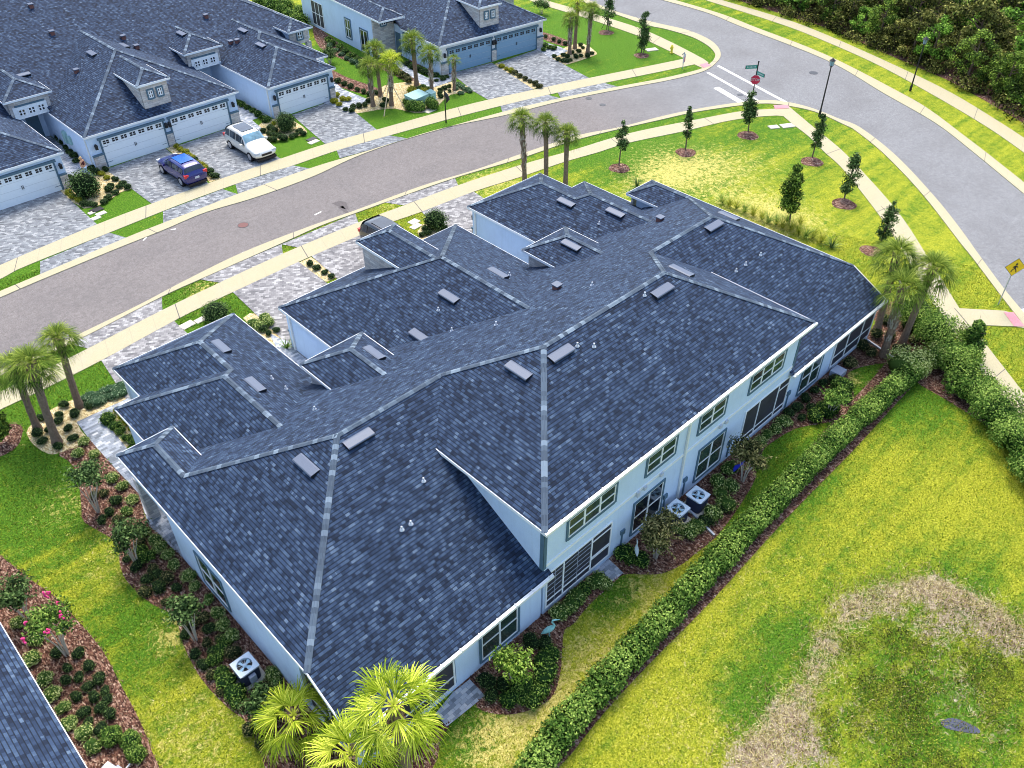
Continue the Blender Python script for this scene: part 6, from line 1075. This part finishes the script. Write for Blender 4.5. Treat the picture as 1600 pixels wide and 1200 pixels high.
# ------------------------------------------------------------------ garden birds and butterfly
def bird(base, top, label, mat, s=1.0, rz=0.0):
    b = G(*base); t = thing('bird_statue', label, 'garden ornament', b, rz); m = MB(); m.tube([(-.30, 0, .42), (-.15, 0, .52), (0, 0, .60), (.12, 0, .66), (.20, 0, .76), (.16, 0, .90), (.10, 0, 1.0), (.13, 0, 1.10), (.20, 0, 1.11), (.42, 0, 1.05)], [.01, .09, .12, .10, .05, .032, .03, .04, .035, .006], 10, 0); m.build('body', mat, t, True)
    for y in (-.04, .04): m = MB(); m.tube([(0, y, .55), (.03, y, .3), (-.02, y*1.6, 0), (.08, y*1.6, 0)], [.02, .014, .012, .008], 6, 0); m.build('leg', mat, t)
    t.scale = (s, s, s); t.location.z = .1
bird((857, 1000), (857, 970), 'teal heron statue in the mulch by the left screened porch', 'heron_teal', 1.05, -.5); bird((993, 873), (993, 852), 'small white egret statue among shrubs near the condensers', 'egret', .8, .8)
t = thing('butterfly_ornament', 'blue butterfly ornament on a stake below the olive crape myrtle', 'garden ornament', G(1154, 741)); m = MB(); m.tube([(0, 0, 0), (0, 0, .62)], .012, 6, 0); m.build('stake', 'black', t)
for s in (-1, 1): m = MB(); m.poly([(0, 0, .55), (s*.42, .05, .42), (s*.50, .08, .66), (s*.38, .08, .82), (0, 0, .70)][::s], 0); m.poly([(0, .02, .535), (s*.42, .07, .405), (s*.50, .10, .645), (s*.38, .10, .805), (0, .02, .685)][::-s], 0); m.build('wing', 'blue_paint', t)
# ------------------------------------------------------------------ person across the street
def skinned(name, verts, edges, radii, mat, parent=None, sub=2):
    me = bpy.data.meshes.new(name); me.from_pydata(verts, edges, []); o = bpy.data.objects.new(name, me); link(o, parent); md = o.modifiers.new('skin', 'SKIN'); md.use_smooth_shade = True
    import bmesh as bmx
    bm = bmx.new(); bm.from_mesh(me); lay = bm.verts.layers.skin.verify()
    for i, v in enumerate(bm.verts): v[lay].radius = (radii[i], radii[i]*.85); v[lay].use_root = (i == 0)
    bm.to_mesh(me); bm.free(); o.modifiers.new('sub', 'SUBSURF').levels = sub; o.modifiers['sub'].render_levels = sub; me.materials.append(MATS[mat]); return o
bp = G(137, 279); V_ = [(0, 0, .95), (0, 0, 1.15), (0, 0, 1.38), (0, -.01, 1.50), (.0, -.02, 1.60), (0, -.01, 1.70), (.17, 0, 1.40), (.24, .02, 1.14), (.25, -.08, .90), (-.17, 0, 1.40), (-.24, .02, 1.14), (-.25, -.08, .90), (.10, 0, .88), (.11, -.03, .50), (.11, .02, .08), (.11, -.12, .04), (-.10, 0, .88), (-.11, .02, .50), (-.11, .04, .08), (-.11, -.10, .04), (.26, -.12, .82), (-.26, -.12, .82)]
E_ = [(0, 1), (1, 2), (2, 3), (3, 4), (4, 5), (2, 6), (6, 7), (7, 8), (2, 9), (9, 10), (10, 11), (0, 12), (12, 13), (13, 14), (14, 15), (0, 16), (16, 17), (17, 18), (18, 19), (8, 20), (11, 21)]
R_ = [.14, .12, .14, .055, .09, .08, .065, .045, .035, .065, .045, .035, .09, .065, .045, .04, .09, .065, .045, .04, .03, .03]
per = skinned('person', V_, E_, R_, 'skin'); per.location = bp; per.rotation_euler = (0, 0, .6); tag(per, 'person in dark top and pale blue jeans standing behind the large round shrub', 'person')
skinned('hair', [(0, .01, 1.62), (0, .02, 1.72), (0, .07, 1.55)], [(0, 1), (0, 2)], [.105, .075, .06], 'hair', per, 1)
skinned('shirt', [(0, 0, 1.0), (0, 0, 1.18), (0, 0, 1.36), (.14, 0, 1.38), (-.14, 0, 1.38)], [(0, 1), (1, 2), (2, 3), (2, 4)], [.155, .14, .155, .08, .08], 'shirt', per, 1)
skinned('jeans', [(0, 0, .95), (.10, 0, .86), (.11, -.03, .50), (.11, .02, .12), (-.10, 0, .86), (-.11, .02, .50), (-.11, .04, .12)], [(0, 1), (1, 2), (2, 3), (0, 4), (4, 5), (5, 6)], [.155, .11, .08, .065, .11, .08, .065], 'jeans', per, 1)
